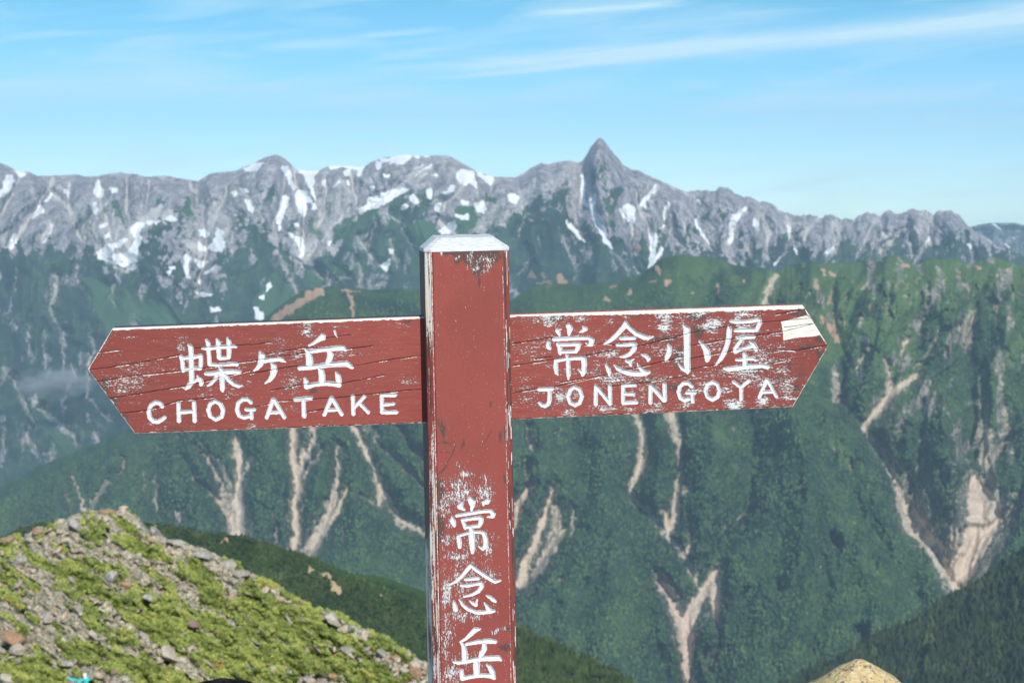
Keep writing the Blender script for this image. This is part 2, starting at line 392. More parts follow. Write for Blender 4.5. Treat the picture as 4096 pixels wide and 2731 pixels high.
ROCK_MAIN = [(-600, 300)] + [(-600, 1000)] + A_((0,970),(130,965),(260,1010),(430,1040),(560,1040),(680,960),(760,1040),(900,1120),(990,1180),(1070,1130),(1090,960),(1200,880),(1330,1050),(1200,1200),(1450,1370),(1560,1350),(1740,1350),(1740,1050),(1850,930),(1980,790)) \
 + B_((20,760),(110,840),(190,960),(330,1060),(430,1130),(640,970),(830,700),(1000,660),(1150,570),(1300,700),(1450,850),(1560,860),(1700,850),(1900,900)) \
 + C_((0,830),(150,700),(300,650),(480,560),(560,750),(700,800),(850,950),(1000,900),(1150,1050),(1200,1100),(1300,900),(1450,900),(1600,950),(1720,1020),(1900,1080)) + [(3100, 1010), (4100, 960), (4700, 1000), (4700, 300)]
SNOW = [A_(*p) for p in [
 [(55,400),(100,395),(105,440),(85,500),(40,560),(0,575),(-60,600),(-40,560),(25,500),(30,450)], [(120,355),(200,375),(180,400),(150,400)],
 [(340,605),(380,560),(410,530),(405,560),(350,615)], [(250,725),(300,645),(320,640),(345,670),(290,715)], [(45,970),(110,850),(130,845),(125,900),(95,965)],
 [(495,515),(520,510),(538,545),(530,565)], [(765,430),(780,470),(815,510),(815,555),(765,565),(735,520),(745,480)], [(860,500),(910,495),(920,530),(890,540)],
 [(735,610),(758,605),(755,695),(735,685)], [(780,790),(830,775),(835,800),(785,810)], [(825,855),(850,845),(860,880),(830,885)],
 [(1030,800),(1080,765),(1125,765),(1100,830),(1085,870),(1110,880),(1100,960),(1060,1040),(980,1070),(890,1060),(850,1020),(980,1000),(1040,960),(1060,890),(1025,850)],
 [(765,1000),(830,940),(900,930),(985,885),(1005,905),(930,955),(860,990),(850,1040),(790,1040)], [(760,1030),(860,1062),(960,1085),(1060,1050),(1070,1072),(960,1110),(860,1085)],
 [(1295,740),(1340,710),(1380,735),(1340,760)], [(1150,758),(1190,750),(1185,778),(1155,778)], [(1200,765),(1255,755),(1220,788)],
 [(1565,830),(1610,818),(1645,850),(1620,878),(1570,865)], [(1690,830),(1715,805),(1750,835),(1745,870),(1740,900),(1770,950),(1730,990),(1680,985),(1630,960),(1680,900)],
 [(1550,925),(1610,950),(1615,995),(1560,980)], [(1445,1030),(1470,1010),(1490,1040),(1468,1100),(1495,1200),(1470,1190),(1440,1110)],
 [(1520,1045),(1580,1065),(1640,1065),(1600,1100),(1570,1120),(1530,1080)], [(1600,1160),(1670,1110),(1650,1150),(1610,1172)], [(1545,1215),(1578,1212),(1582,1242),(1550,1242)],
 [(1530,1300),(1600,1320),(1655,1320),(1640,1345),(1570,1340)], [(1640,1430),(1720,1430),(1725,1455),(1660,1460)], [(1815,520),(1850,530),(1855,565),(1825,555)],
 [(1895,495),(1940,500),(1945,530),(1905,525)], [(1925,585),(1955,595),(1985,660),(1975,690),(1945,660)], [(1915,345),(2020,300),(2060,300),(2010,360),(1930,370)],
 [(1325,1110),(1370,1105),(1365,1130),(1330,1135)], [(1312,1148),(1342,1148),(1340,1182),(1318,1180)], [(1030,1130),(1065,1080),(1068,1110),(1040,1145)]]] \
 + [B_(*p) for p in [
 [(250,330),(290,322),(320,370),(335,440),(355,490),(345,512),(305,450),(280,390),(258,360)],
 [(365,345),(450,352),(540,352),(520,390),(495,410),(495,480),(515,570),(515,605),(490,560),(470,500),(440,440),(430,400),(390,370)],
 [(370,520),(420,515),(450,560),(490,610),(450,600),(450,680),(415,720),(385,690),(365,620),(355,570)], [(250,570),(280,548),(298,575),(285,640),(250,740),(240,790),(200,770),(215,710),(240,650)],
 [(490,620),(515,620),(515,660),(495,660)], [(295,845),(330,855),(395,880),(415,900),(428,970),(415,1050),(385,1040),(390,970),(365,920),(310,870)],
 [(350,770),(385,775),(385,800),(355,800)], [(610,910),(635,910),(630,935),(612,932)], [(222,798),(246,800),(242,832),(226,830)],
 [(630,318),(720,312),(820,312),(905,320),(885,360),(880,395),(850,395),(840,345),(760,340),(740,332),(650,352),(632,345)], [(735,370),(785,350),(775,390),(745,400)],
 [(570,440),(600,435),(595,480),(575,475)], [(655,490),(700,440),(705,455),(672,498)], [(755,440),(780,445),(785,475),(765,475)], [(990,285),(1025,290),(1020,340),(990,345)],
 [(1030,265),(1130,250),(1180,244),(1260,236),(1250,270),(1200,310),(1160,305),(1145,275),(1110,305),(1095,280),(1040,290)], [(1280,238),(1325,238),(1325,268),(1300,262)], [(1370,236),(1412,236),(1392,258)],
 [(840,660),(920,630),(935,580),(1030,545),(1080,515),(1150,490),(1185,450),(1210,465),(1215,510),(1250,510),(1150,565),(1050,625),(990,650),(920,655),(855,685)],
 [(945,490),(975,490),(970,520),(945,515)], [(1050,385),(1085,385),(1075,410),(1055,405)], [(1385,500),(1420,490),(1435,520),(1420,580),(1395,575)], [(1255,555),(1290,545),(1320,600),(1300,625),(1270,600)],
 [(1190,635),(1220,615),(1240,635),(1225,660),(1195,660)], [(1465,620),(1490,615),(1495,650),(1470,685),(1455,660)], [(1510,530),(1560,520),(1580,475),(1610,480),(1600,520),(1560,545),(1520,545)],
 [(1625,380),(1660,345),(1750,365),(1750,430),(1785,495),(1740,470),(1700,440),(1690,480),(1650,460),(1620,420)], [(1775,365),(1830,390),(1900,420),(1890,465),(1850,455),(1800,400)],
 [(1745,625),(1790,610),(1840,590),(1845,650),(1830,690),(1780,670)], [(1655,600),(1710,600),(1700,630),(1665,625)], [(1610,700),(1660,710),(1720,700),(1705,740),(1620,730)],
 [(1490,830),(1580,755),(1605,760),(1615,850),(1510,855)], [(1085,965),(1120,970),(1115,1005),(1090,1000)], [(1025,1090),(1060,1080),(1110,1040),(1095,1090),(1070,1140),(1035,1120)],
 [(130,1250),(165,1235),(170,1265),(140,1310)], [(80,1345),(115,1330),(110,1360),(85,1362)], [(25,1440),(60,1430),(100,1480),(100,1530),(50,1510)]]] \
 + [C_(*p) for p in [[(55,560),(85,535),(120,545),(145,575),(130,605),(95,610),(65,590)], [(975,635),(1010,615),(1055,640),(1055,740),(1050,800),(1020,780),(1000,700)],
 [(1170,850),(1210,840),(1240,880),(1230,960),(1200,1090),(1160,1120),(1180,1000),(1190,920)]]]
SNOWL = [A_((345,918,12),(385,870,14),(410,790,16),(405,780,8)), B_((1250,395,6),(1300,345,10),(1360,322,10)), B_((1300,402,6),(1370,352,12),(1425,312,8)), B_((1345,405,6),(1385,378,8)), B_((1450,385,16),(1465,395,14)),
 C_((640,395,22),(650,470,38),(655,540,30),(648,610,40),(682,635,32)), C_((742,555,22),(715,600,48),(725,680,30),(760,760,34),(800,820,54),(830,900,44),(872,965,18)), C_((945,665,18),(990,750,28)),
 C_((1232,478,20),(1170,550,26),(1115,615,45),(1142,662,22)), C_((1320,630,34),(1295,690,38),(1290,730,18)), C_((520,760,22),(600,850,28),(660,920,16)), C_((1270,970,28),(1230,1040,34),(1190,1100,18)),
 C_((1550,735,28),(1550,780,34),(1580,850,22),(1640,930,14)), C_((1932,655,28),(1850,715,54),(1820,780,38),(1800,900,34),(1796,925,18)), C_((1282,790,24),(1265,820,14)), C_((1550,600,26),(1572,622,12)), C_((1995,745,14),(2000,800,20)),
 D_((42,345,20),(46,400,42)), D_((300,400,22),(310,500,16)), D_((600,605,34),(655,568,18)), D_((1050,455,18),(1058,475,26)), D_((1408,492,28),(1370,532,12)), D_((1716,545,24),(1726,580,12)), D_((200,705,22),(232,650,10)), D_((350,570,18),(362,630,10))]
SCREE_P = [(A_((640,580),(780,560),(900,700),(980,770),(1200,660),(1330,640),(1400,720),(1300,760),(1120,780),(1080,1000),(1060,1120),(980,1170),(880,1110),(760,1040),(620,850),(520,640)), .62),
 (A_((1480,720),(1640,700),(1700,560),(1850,720),(1880,800),(1800,950),(1640,1050),(1480,1020),(1420,860)), .58),
 (B_((560,400),(820,420),(900,560),(840,680),(700,800),(620,960),(440,1110),(340,1060),(230,900),(520,700)), .5), (B_((0,372),(120,300),(230,300),(200,420),(0,440)), .5),
 (B_((940,560),(1180,420),(1420,330),(1380,430),(1250,505),(1000,560)), .5), (C_((0,620),(150,520),(620,300),(640,330),(420,520),(260,600),(0,790)), .52), (B_((1700,850),(1830,700),(2007,560),(2007,800)), .5)]
GREEN_P = [A_((890,610),(930,600),(970,720),(970,780),(920,760)), A_((590,690),(640,700),(735,810),(730,835),(640,770)), A_((1220,570),(1270,560),(1280,620),(1230,630)), A_((1450,560),(1480,550),(1540,760),(1500,770),(1450,680)),
 B_((440,740),(480,730),(590,850),(560,920),(470,850)), B_((590,620),(640,620),(640,700),(610,745)), B_((1620,640),(1740,650),(1830,740),(1780,830),(1630,850),(1610,760)), B_((1840,540),(1950,580),(1940,630),(1860,600)),
 B_((650,800),(820,690),(840,700),(760,860),(640,950)), A_((620,1180),(830,1230),(1100,1350),(1400,1450),(1450,1620),(850,1620),(700,1400)), E_((230,600),(330,690),(640,980),(450,1090),(380,900),(260,700)), C_((800,560),(850,700),(880,680),(860,560)),
 B_((1200,780),(1420,740),(1490,850),(1320,1000),(1240,880)), B_((200,1150),(420,1350),(300,1500),(60,1480),(20,1370)), B_((440,1150),(560,1130),(600,1260),(480,1290))]
GULLY_M = [A_((440,1200,50),(430,1350,60),(390,1420,40),(440,1540,26)), A_((900,1240,36),(870,1350,24),(910,1430,18)), A_((1110,1250,36),(1110,1370,28)), A_((590,1180,18),(700,1350,14)), A_((1050,1530,50),(1070,1570,60)), A_((680,1010,14),(720,1090,14)), A_((130,1130,20),(110,1280,16)),
 B_((110,830,14),(190,930,20),(240,1050,36),(330,1200,46),(360,1330,50)), B_((840,880,26),(930,1020,28),(1050,1120,28),(1070,1200,22),(1020,1270,34)), B_((980,730,26),(960,880,26),(900,980,24)), B_((1040,680,34),(1180,760,34),(1230,880,18),(1320,1010,14)),
 B_((840,1080,40),(870,1170,60),(880,1270,46)), B_((680,1100,16),(620,1250,18)), B_((1100,880,40),(1150,1100,36)), B_((700,1210,30),(770,1200,30)), B_((500,1150,26),(560,1200,18)),
 C_((210,690,26),(150,860,26)), C_((300,900,26),(320,960,18)), C_((490,870,34),(530,1000,34),(600,1130,16)), C_((880,990,26),(960,1080,28),(1030,1180,36)), C_((1020,970,26),(1050,1100,36),(1090,1160,24)), C_((250,1030,18),(150,1180,24)),
 C_((600,620,22),(590,740,24)), C_((1370,880,30),(1450,970,40),(1540,1010,50)), C_((1440,790,18),(1490,950,18),(1530,1010,12)), C_((1640,920,34),(1700,1020,50)), C_((1800,930,22),(1810,1050,22),(1850,1090,34)), C_((1930,930,26),(1900,1080,50)),
 C_((1060,800,40),(1010,940,26)), C_((1300,950,20),(1340,860,24),(1370,780,20)), C_((700,920,20),(560,800,20)), C_((1060,560,20),(1130,720,22),(1180,840,24)),
 D_((90,320,36),(140,430,44),(130,600,28),(140,680,26)), D_((280,350,50),(310,500,36),(290,580,34),(200,700,44)), D_((520,350,26),(460,430,40),(370,560,34)), D_((690,400,50),(680,500,50),(620,600,44),(580,660,26)), D_((980,380,50),(930,500,50),(850,640,50)),
 D_((1230,400,34),(1100,520,50),(1040,640,34)), D_((1400,330,50),(1400,480,50),(1360,560,50),(1300,690,50)), D_((1260,520,50),(1270,650,34)), D_((1720,560,34),(1750,680,34)), D_((1850,560,50),(1880,640,34)), D_((2040,600,34),(2050,660,26)),
 E_((230,0,22),(230,150,26),(250,300,36)), E_((350,30,26),(350,300,22)), E_((20,330,50),(110,430,36),(180,600,44),(270,780,22)), E_((470,60,18),(490,200,36),(500,360,26)), E_((700,40,26),(740,180,36),(690,330,26),(690,560,36),(760,660,26),(880,750,36)),
 E_((270,620,50),(400,730,50),(560,850,70),(620,940,34)), E_((20,800,34),(40,980,26)), E_((200,850,70),(300,1030,44)), E_((400,920,22),(440,1060,22)), E_((750,850,70),(780,930,44)), E_((560,300,30),(600,420,24))]
SPOT_M = [C_((250,1180,50),(255,1190,50)), C_((345,1175,50),(350,1190,40)), C_((450,1185,40),(465,1205,40)), C_((290,1240,24),(400,1235,20)), C_((480,1225,50),(520,1228,40)), C_((800,1248,14),(930,1235,20)), C_((1075,955,50),(1085,965,40))]

def valley_dist(px, py, lines, cap, wig, seed, ky=.55):
    """distance to the nearest gully floor (the ground rises from every gully to the spur between two of them)"""
    qx = px + (fbm(px / 90, py / 90, 3, seed) - .5) * wig; qy = py + (fbm(px / 90, py / 90, 3, seed + 4) - .5) * wig
    best = np.full(px.shape, float(cap))
    for g in lines:
        pts = [(a[0], a[1] * ky, 0) for a in g]
        x0, x1, y0, y1 = box_of(pts, cap + 5)
        s = (qx > x0) & (qx < x1) & (qy * ky > y0) & (qy * ky < y1)
        if s.any(): best[s] = np.minimum(best[s], sd_line(qx[s], qy[s] * ky, pts))
    best = np.maximum(best, 0)
    return cap * (1 - np.exp(-best / cap * 1.6)) / .8
V3 = crop(0, 500, .65625)
VAL_M = [V3((60,130,0),(20,210,0),(-10,250,0)), V3((130,150,0),(110,215,0),(60,280,0),(20,320,0)), V3((175,160,0),(180,250,0),(230,330,0),(330,380,0)), V3((255,150,0),(270,230,0),(300,320,0),(340,380,0)), V3((400,150,0),(390,230,0),(350,290,0)), V3((330,150,0),(340,230,0)), V3((490,160,0),(530,230,0),(540,330,0),(520,430,0)), V3((590,190,0),(560,260,0)),
 V3((640,170,0),(720,310,0),(790,370,0),(740,430,0)), V3((770,120,0),(800,230,0),(790,370,0)), V3((760,110,0),(720,270,0),(730,320,0)), V3((860,120,0),(850,260,0),(800,370,0)), V3((930,120,0),(930,200,0),(860,280,0)), V3((1060,160,0),(960,220,0),(870,300,0)), V3((1230,150,0),(1150,230,0),(1170,290,0)), V3((1290,150,0),(1270,220,0)), V3((300,450,0),(240,380,0)), V3((130,180,0),(190,240,0))]
def relief_main(px, py, dy, cov):
    dV = valley_dist(px, py, GULLY_M + SNOWL + VAL_M, 95, 52, 2)
    wx = px + (fbm(px / 700, py / 500, 2, 3) - .5) * 520
    big = ridged(wx / 430 + 3, py / 1500, 3, 5)
    med = ridged((wx + (fbm(px / 160, py / 160, 2, 9) - .5) * 90) / 120, py / 420, 4, 11)
    fine = ridged(wx / 34 + px * 0, py / 70, 3, 2)
    crag = fbm(px / 9, py / 12, 2, 6)
    lo = sstep(0, 160, dy)
    rocky = np.clip(cov[..., 1] - cov[..., 2], 0, 1)
    rib = ridged((wx - .35 * py) / 75, (py + px * .2) / 240, 3, 17)
    r = -dV * 1.5 * sstep(0, 60, dy) - (big - .4) * 350 * lo - (rib - .4) * 55 * (.4 + .6 * rocky) - (med - .4) * (35 + 30 * lo) * (0.45 + .55 * rocky) - (fine - .4) * 16 * (.35 + .65 * rocky) - (crag - .5) * 13 * (.3 + rocky)
    return r + cov[..., 2] * 14
def cover_main(px, py, dy, cov, soil, jit):
    n = fbm(px / 60, py / 60, 4, 2)
    st = ridged((px + py * .25) / 46, py / 170, 3, 8)
    rock = np.zeros(px.shape)
    paint_poly(rock, px + jit[0] * 3.5, py + jit[1] * 5 + (ridged(px / 52, py / 140, 4, 3) - .4) * 170, ROCK_MAIN, 1.0)
    # broken rock ribs among the dwarf pine lower down
    rock = np.maximum(rock, 0.62 * sstep(.50, .72, fbm(px / 48, py / 80, 4, 4)))
    right = sstep(2050, 3100, px)
    veg_in = sstep(.46, .60, fbm((px + 0.4 * py) / 34, py / 60, 5, 12, .6)) * (0.42 + .40 * right) * sstep(10, 150, dy)
    dV = valley_dist(px, py, GULLY_M + SNOWL + VAL_M, 95, 52, 2)
    veg_in = np.clip(veg_in * (.45 + 1.1 * sstep(22, 70, dV)) + .35 * sstep(45, 85, dV) * sstep(.4, .55, n) * sstep(60, 200, dy), 0, 1)
    rock = np.clip(rock - veg_in * rock, 0, 1)
    for p in GREEN_P: set_poly(rock, px, py, p, 0.0, jit)
    for p in GREEN_P: paint_poly(cov[..., 3], px, py, p, .85, jit)
    cov[..., 3] = np.maximum(cov[..., 3], .5 * sstep(.5, .7, n) * sstep(560, 300, np.abs(px - 1600)) )
    cov[..., 1] = rock
    for p, v in SCREE_P: paint_poly(cov[..., 2], px, py, p, v, (jit[0] * 2.2, jit[1] * 2.2))
    cov[..., 2] = cov[..., 2] * (0.2 + 1.5 * fbm((px + (fbm(px / 90, py / 90, 2, 3) - .5) * 90) / 22, py / 90, 4, 15, .6))
    for g in GULLY_M:
        paint_line(cov[..., 2], px, py, [(a[0], a[1], a[2] * 2.4 + 10) for a in g], .26, jit, 12)
        paint_line(cov[..., 2], px, py, g, .60, jit, 7)
    st2 = ridged((px + (fbm(px / 200, py / 200, 2, 4) - .5) * 160) / 30, py / 130, 3, 13)
    cov[..., 2] = np.maximum(cov[..., 2], .50 * sstep(.55, .80, st) * rock)
    cov[..., 2] = np.maximum(cov[..., 2], .44 * sstep(.60, .85, st2) * rock)
    paint_poly(cov[..., 2], px, py, C_((60,560),(700,560),(640,330),(560,300),(100,500)), .2, jit)
    cov[..., 2] = np.maximum(cov[..., 2], .75 * sstep(34, 2, dV + 16 * (fbm(px / 14, py / 26, 3, 9) - .5)) * sstep(.2, .6, rock) * (.1 + 1.5 * fbm(px / 20, py / 60, 3, 5)))
    small = (jit[0] * .42, jit[1] * .42)
    small = (jit[0] * .60, jit[1] * .60)
    for p in SNOW:
        paint_poly(cov[..., 0], px, py, p, 1, small)
        paint_line(cov[..., 0], px, py, [(q[0], q[1], 5) for q in p + p[:1]], .9, small, 5)
    for g in SNOWL: paint_line(cov[..., 0], px, py, g, 1, small, 4)
    for g in SPOT_M: paint_line(soil, px, py, g, .9, jit, 5)
    set_poly(cov[..., 2], px, py, C_((640,300),(780,100),(920,280),(800,420),(660,400)), 0, (0 * px, 0 * px))
mat_main = terrain_mat('main_range', 60, (0.026, 0.052, 0.046), (0.062, 0.110, 0.056), (0.065, 0.16, 0.062), ROCK_D, ROCK_L, SCREE)
main_bot = [(-500, 2250), (0, 2080), (560, 1850), (960, 1520), (1200, 1320), (1700, 1330), (2300, 1300), (2800, 1180), (3100, 1180), (4600, 1250)]
L_main = layer('mountain_range', MAIN_SKY, main_bot, 7400, 0.80, 4.0, relief_main, cover_main, mat_main, seed=1, crag=lambda c: 4 + 7 * sstep(2650, 2950, c))

# ------------------------------------------------------------------ a farther mountain behind the right end of the range
def cover_far(px, py, dy, cov, soil, jit):
    cov[..., 1] = .3 + .3 * fbm(px / 30, py / 30, 3, 4)
    for g in [D_((1900,382,16),(1960,420,16)), D_((2000,540,14),(2040,570,12)), D_((1990,385,8),(2060,390,8)), D_((2050,490,16),(2080,505,10))]:
        paint_line(cov[..., 0], px, py, g, .9, (jit[0] * .3, jit[1] * .3), 3)
mat_far = terrain_mat('far_mountain', 150, (0.03, 0.05, 0.05), (0.05, 0.08, 0.06), (0.05, 0.1, 0.05), ROCK_D, ROCK_L, SCREE)
layer('far_mountain', [(3500, 1050), (3760, 960), (3860, 922)] + D_((1740,405),(1800,388),(1900,374),(2080,374),(2148,392)) + [(4300, 960), (4600, 1010)], [(3500, 1250), (4600, 1250)], 13000, .6, 5,
      lambda px, py, dy, cov: -(ridged(px / 150, py / 300, 3, 4) - .4) * 500, cover_far, mat_far, x0=3500, seed=5, crag=2)

# ------------------------------------------------------------------ the green middle ridge with its landslide gullies
T_ = lambda f, *a: f(*a)
GUL = [(F_((940,150,56),(930,330,46),(930,450,46),(965,600,60),(970,700,56),(930,830,46),(950,950,50),(960,1050,50),(930,1190,56)), 1), (F_((1100,180,50),(1080,350,44),(1000,500,34),(975,600,34)), .8), (F_((1020,370,44),(1000,480,34)), .9), (F_((1080,460,28),(1020,600,28)), .7),
 (F_((480,330,56),(505,480,44),(510,620,44),(500,800,56),(490,900,80),(505,1060,110)), .95), (F_((600,450,28),(540,570,28)), .8), (F_((160,340,26),(290,500,36),(380,680,46),(430,830,100),(480,1000,100)), .62), (F_((50,420,22),(180,640,26),(300,740,36),(400,860,56)), .62), (F_((200,330,20),(350,480,22),(400,620,24)), .5), (F_((380,380,14),(390,560,30),(440,700,60)), .45),
 (F_((1270,350,26),(1265,600,34),(1250,780,50),(1180,950,74),(1060,1170,110)), .68), (F_((1340,690,26),(1280,850,34),(1230,950,44)), .7), (F_((1180,800,50),(1190,860,40)), .5), (F_((1390,200,46),(1490,350,44),(1560,530,44),(1600,700,50),(1600,790,50)), .85), (F_((1620,700,44),(1700,830,56),(1760,950,56),(1960,1030,44)), .7),
 (F_((1570,310,26),(1720,440,34),(1850,570,34),(1956,680,26)), .7), (F_((1750,190,26),(1850,370,26),(1950,460,28)), .7), (F_((1500,200,90),(1570,260,80)), .4), (F_((760,870,18),(800,1000,28),(790,1100,44)), .55), (F_((1110,860,18),(1080,1050,34)), .5), (F_((1160,370,40),(1110,480,30)), .5),
 (F_((880,770,18),(920,850,30)), .6), (F_((1040,780,20),(1000,860,26)), .5), (F_((1460,740,30),(1560,820,30)), .5), (F_((1320,970,20),(1310,1100,20)), .5),
 (E_((970,1060,30),(940,1160,16)), .8), (E_((570,1180,22),(640,1380,22),(650,1450,44)), .7), (E_((850,1220,50),(770,1330,50),(700,1450,56)), .5), (E_((1120,1150,18),(1130,1330,22)), .5), (E_((1210,1190,26),(1230,1450,44)), .5), (E_((1400,1450,50),(1410,1520,50)), .5), (E_((520,1340,40),(540,1390,30)), .4), (E_((400,1330,14),(405,1335,14)), .5), (E_((290,1480,20),(290,1560,26)), .3),
 (G_((750,60,44),(800,200,34),(790,340,56),(730,480,26),(740,560,22),(810,600,22),(900,720,26),(1000,830,22),(1080,980,30),(1110,1040,20)), .75), (G_((940,70,60),(980,230,26),(1000,380,26),(980,560,44),(970,650,56),(930,740,34)), .7), (G_((1060,680,18),(1060,780,20),(1020,860,28)), .9), (G_((1060,480,22),(980,540,26)), .7),
 (G_((150,130,22),(180,260,34)), .6), (G_((160,350,26),(150,400,28)), .9), (G_((170,450,26),(110,560,56),(80,700,34)), .75), (G_((300,470,22),(260,600,32),(200,780,44),(140,900,46),(130,1010,64)), .9), (G_((310,570,34),(320,720,80),(270,840,60),(200,960,44)), .6), (G_((415,600,22),(400,740,26)), .6),
 (G_((320,170,18),(320,185,18)), .8), (G_((910,600,18),(930,740,30)), .95), (G_((880,985,36),(940,1090,46),(990,1200,50),(1030,1290,76),(1030,1420,44),(1050,1520,44),(1080,1600,36),(1110,1700,30)), 1), (G_((1230,910,16),(1160,1020,44),(1090,1130,56),(1050,1220,76)), .85), (G_((1200,950,34),(1190,1100,56),(1200,1200,34),(1220,1290,18),(1210,1380,18),(1160,1500,18)), .8),
 (G_((1410,550,18),(1320,660,18)), .5), (G_((1250,690,20),(1230,740,20)), .4), (G_((350,985,16),(340,1000,16)), .6), (G_((470,1010,14),(475,1015,14)), .7), (G_((1140,1390,20),(1130,1420,16)), .5), (G_((1290,140,16),(1295,160,16)), .5),
 (H_((870,-10,18),(740,80,46),(640,190,46),(580,275,26)), .75), (H_((700,-80,22),(710,90,34)), .7), (H_((430,-40,30),(440,120,46)), .55), (H_((600,300,26),(680,420,28),(750,560,26),(770,640,50),(820,780,56),(930,880,56),(1000,1000,56),(1060,1070,56)), .75), (H_((880,280,22),(870,480,34),(930,640,26),(950,800,26)), .55),
 (H_((975,465,22),(985,550,16)), .8), (H_((1180,-40,18),(1190,150,26),(1200,300,80),(1200,450,50),(1270,640,22),(1290,750,18)), .55), (H_((1300,160,26),(1310,300,50),(1220,430,50)), .5), (H_((1145,535,50),(1175,640,110),(1190,740,140),(1150,850,110),(1090,960,110),(1055,1060,70)), 1.1), (H_((820,700,60),(870,800,80),(950,880,70)), .6), (H_((1040,760,50),(1060,880,56)), .6), (H_((1396,590,18),(1330,690,22),(1300,740,14)), .7), (H_((1100,430,20),(1110,440,20)), .6),
 (H_((428,830,16),(436,860,26)), .9), (H_((512,430,14),(518,470,18)), .8), (H_((575,1300,30),(585,1325,24)), .6), (H_((148,1050,20),(150,1085,18)), .5), (H_((1345,415,18),(1348,418,18)), .6), (H_((0,640,22),(2,642,22)), .5), (H_((1330,610,50),(1380,600,40)), .4), (H_((640,330,40),(700,420,50),(760,480,60)), .35), (H_((800,500,60),(830,640,90),(880,720,80)), .4), (H_((760,300,60),(760,370,60)), .35),
 (D_((215,780,34),(150,900,50),(110,1020,44)), .75), (D_((1240,1280,40),(1200,1340,26),(1180,1430,24)), .7), (D_((1100,950,34),(1080,1100,46)), .4), (D_((1410,850,26),(1400,900,26)), .7), (D_((930,850,26),(880,900,26)), .7), (D_((1750,1100,80),(1650,1230,60),(1630,1270,34)), .5), (D_((900,1420,50),(850,1500,50)), .5), (D_((1950,1330,70),(2050,1480,70)), .3), (D_((1875,980,40),(1885,985,30)), .7),
 (D_((1500,1200,30),(1420,1330,40),(1360,1480,40)), .45), (D_((760,950,14),(740,1000,16)), .5), (D_((1090,1095,16),(1092,1100,16)), .8), (D_((990,1380,16),(992,1384,16)), .7)]
ORANGE = [B_((540,1300,86),(420,1370,70),(280,1460,70),(190,1530,60)), B_((755,1310,34),(800,1400,34),(800,1520,22)), B_((740,1305,22),(870,1300,10)), D_((560,1130,46),(650,1210,50),(690,1300,34)), D_((1200,700,40),(1235,705,40)), D_((930,675,22),(940,680,22)), D_((570,730,20),(590,770,26)), D_((640,770,30),(670,785,24)),
 C_((1240,1120,36),(1255,1150,40)), C_((1010,1290,22),(1015,1330,22)), C_((1310,1240,40),(1330,1235,24)), C_((1705,1240,20),(1705,1320,20)), C_((1500,1300,16),(1505,1305,16)), D_((0,710,20),(20,712,16)), D_((1780,720,30),(1800,720,26)), D_((2030,740,24),(2040,745,24)), D_((1630,790,30),(1650,800,24)), C_((860,1262,20),(900,1262,14)), C_((1180,1230,16),(1230,1225,10)), C_((1900,1225,24),(1910,1225,20)), C_((820,1365,26),(850,1370,20))]
GRASS_L = [H_((240,640,30),(200,830,60),(150,960,40),(190,1150,30),(160,1350,40)), H_((430,350,60),(480,410,80),(560,480,60)), H_((620,960,50),(710,1060,50)), H_((30,480,30),(40,620,30)), G_((1420,400,30),(1400,520,24)), G_((1220,200,90),(1260,240,50)), G_((1140,820,36),(1150,840,30)), G_((1040,1000,30),(1060,990,40)), F_((1880,520,60),(1950,600,60)),
 D_((60,780,80),(60,900,90),(40,1000,60)), D_((420,1000,60),(560,1100,60),(640,1180,40)), D_((480,850,60),(600,980,60)), C_((1800,1150,60),(1850,1250,60)), G_((1130,1440,60),(1160,1500,40)), H_((550,1370,40),(560,1400,40)), G_((250,1140,40),(210,1210,40)), D_((1950,1100,60),(2050,1300,60)), C_((1450,1130,40),(1350,1300,50))]
SPUR_EDGE = [(3150, 1330)] + D_((420,1000),(520,1120),(600,1250),(680,1400),(730,1568)) + H_((430,160),(560,290),(640,390),(720,520),(740,640),(830,800),(930,900),(1000,1020),(1075,1095)) + [(4000, 2500)]
def side_of(px, py, line):
    """positive to the right of a line that runs downwards"""
    ly = np.array([p[1] for p in line]); lx = np.array([p[0] for p in line])
    return px - np.interp(py, ly, lx)
W_ = crop(2040, 1000, 0.5175); F5 = crop(0, 1650, .7636)
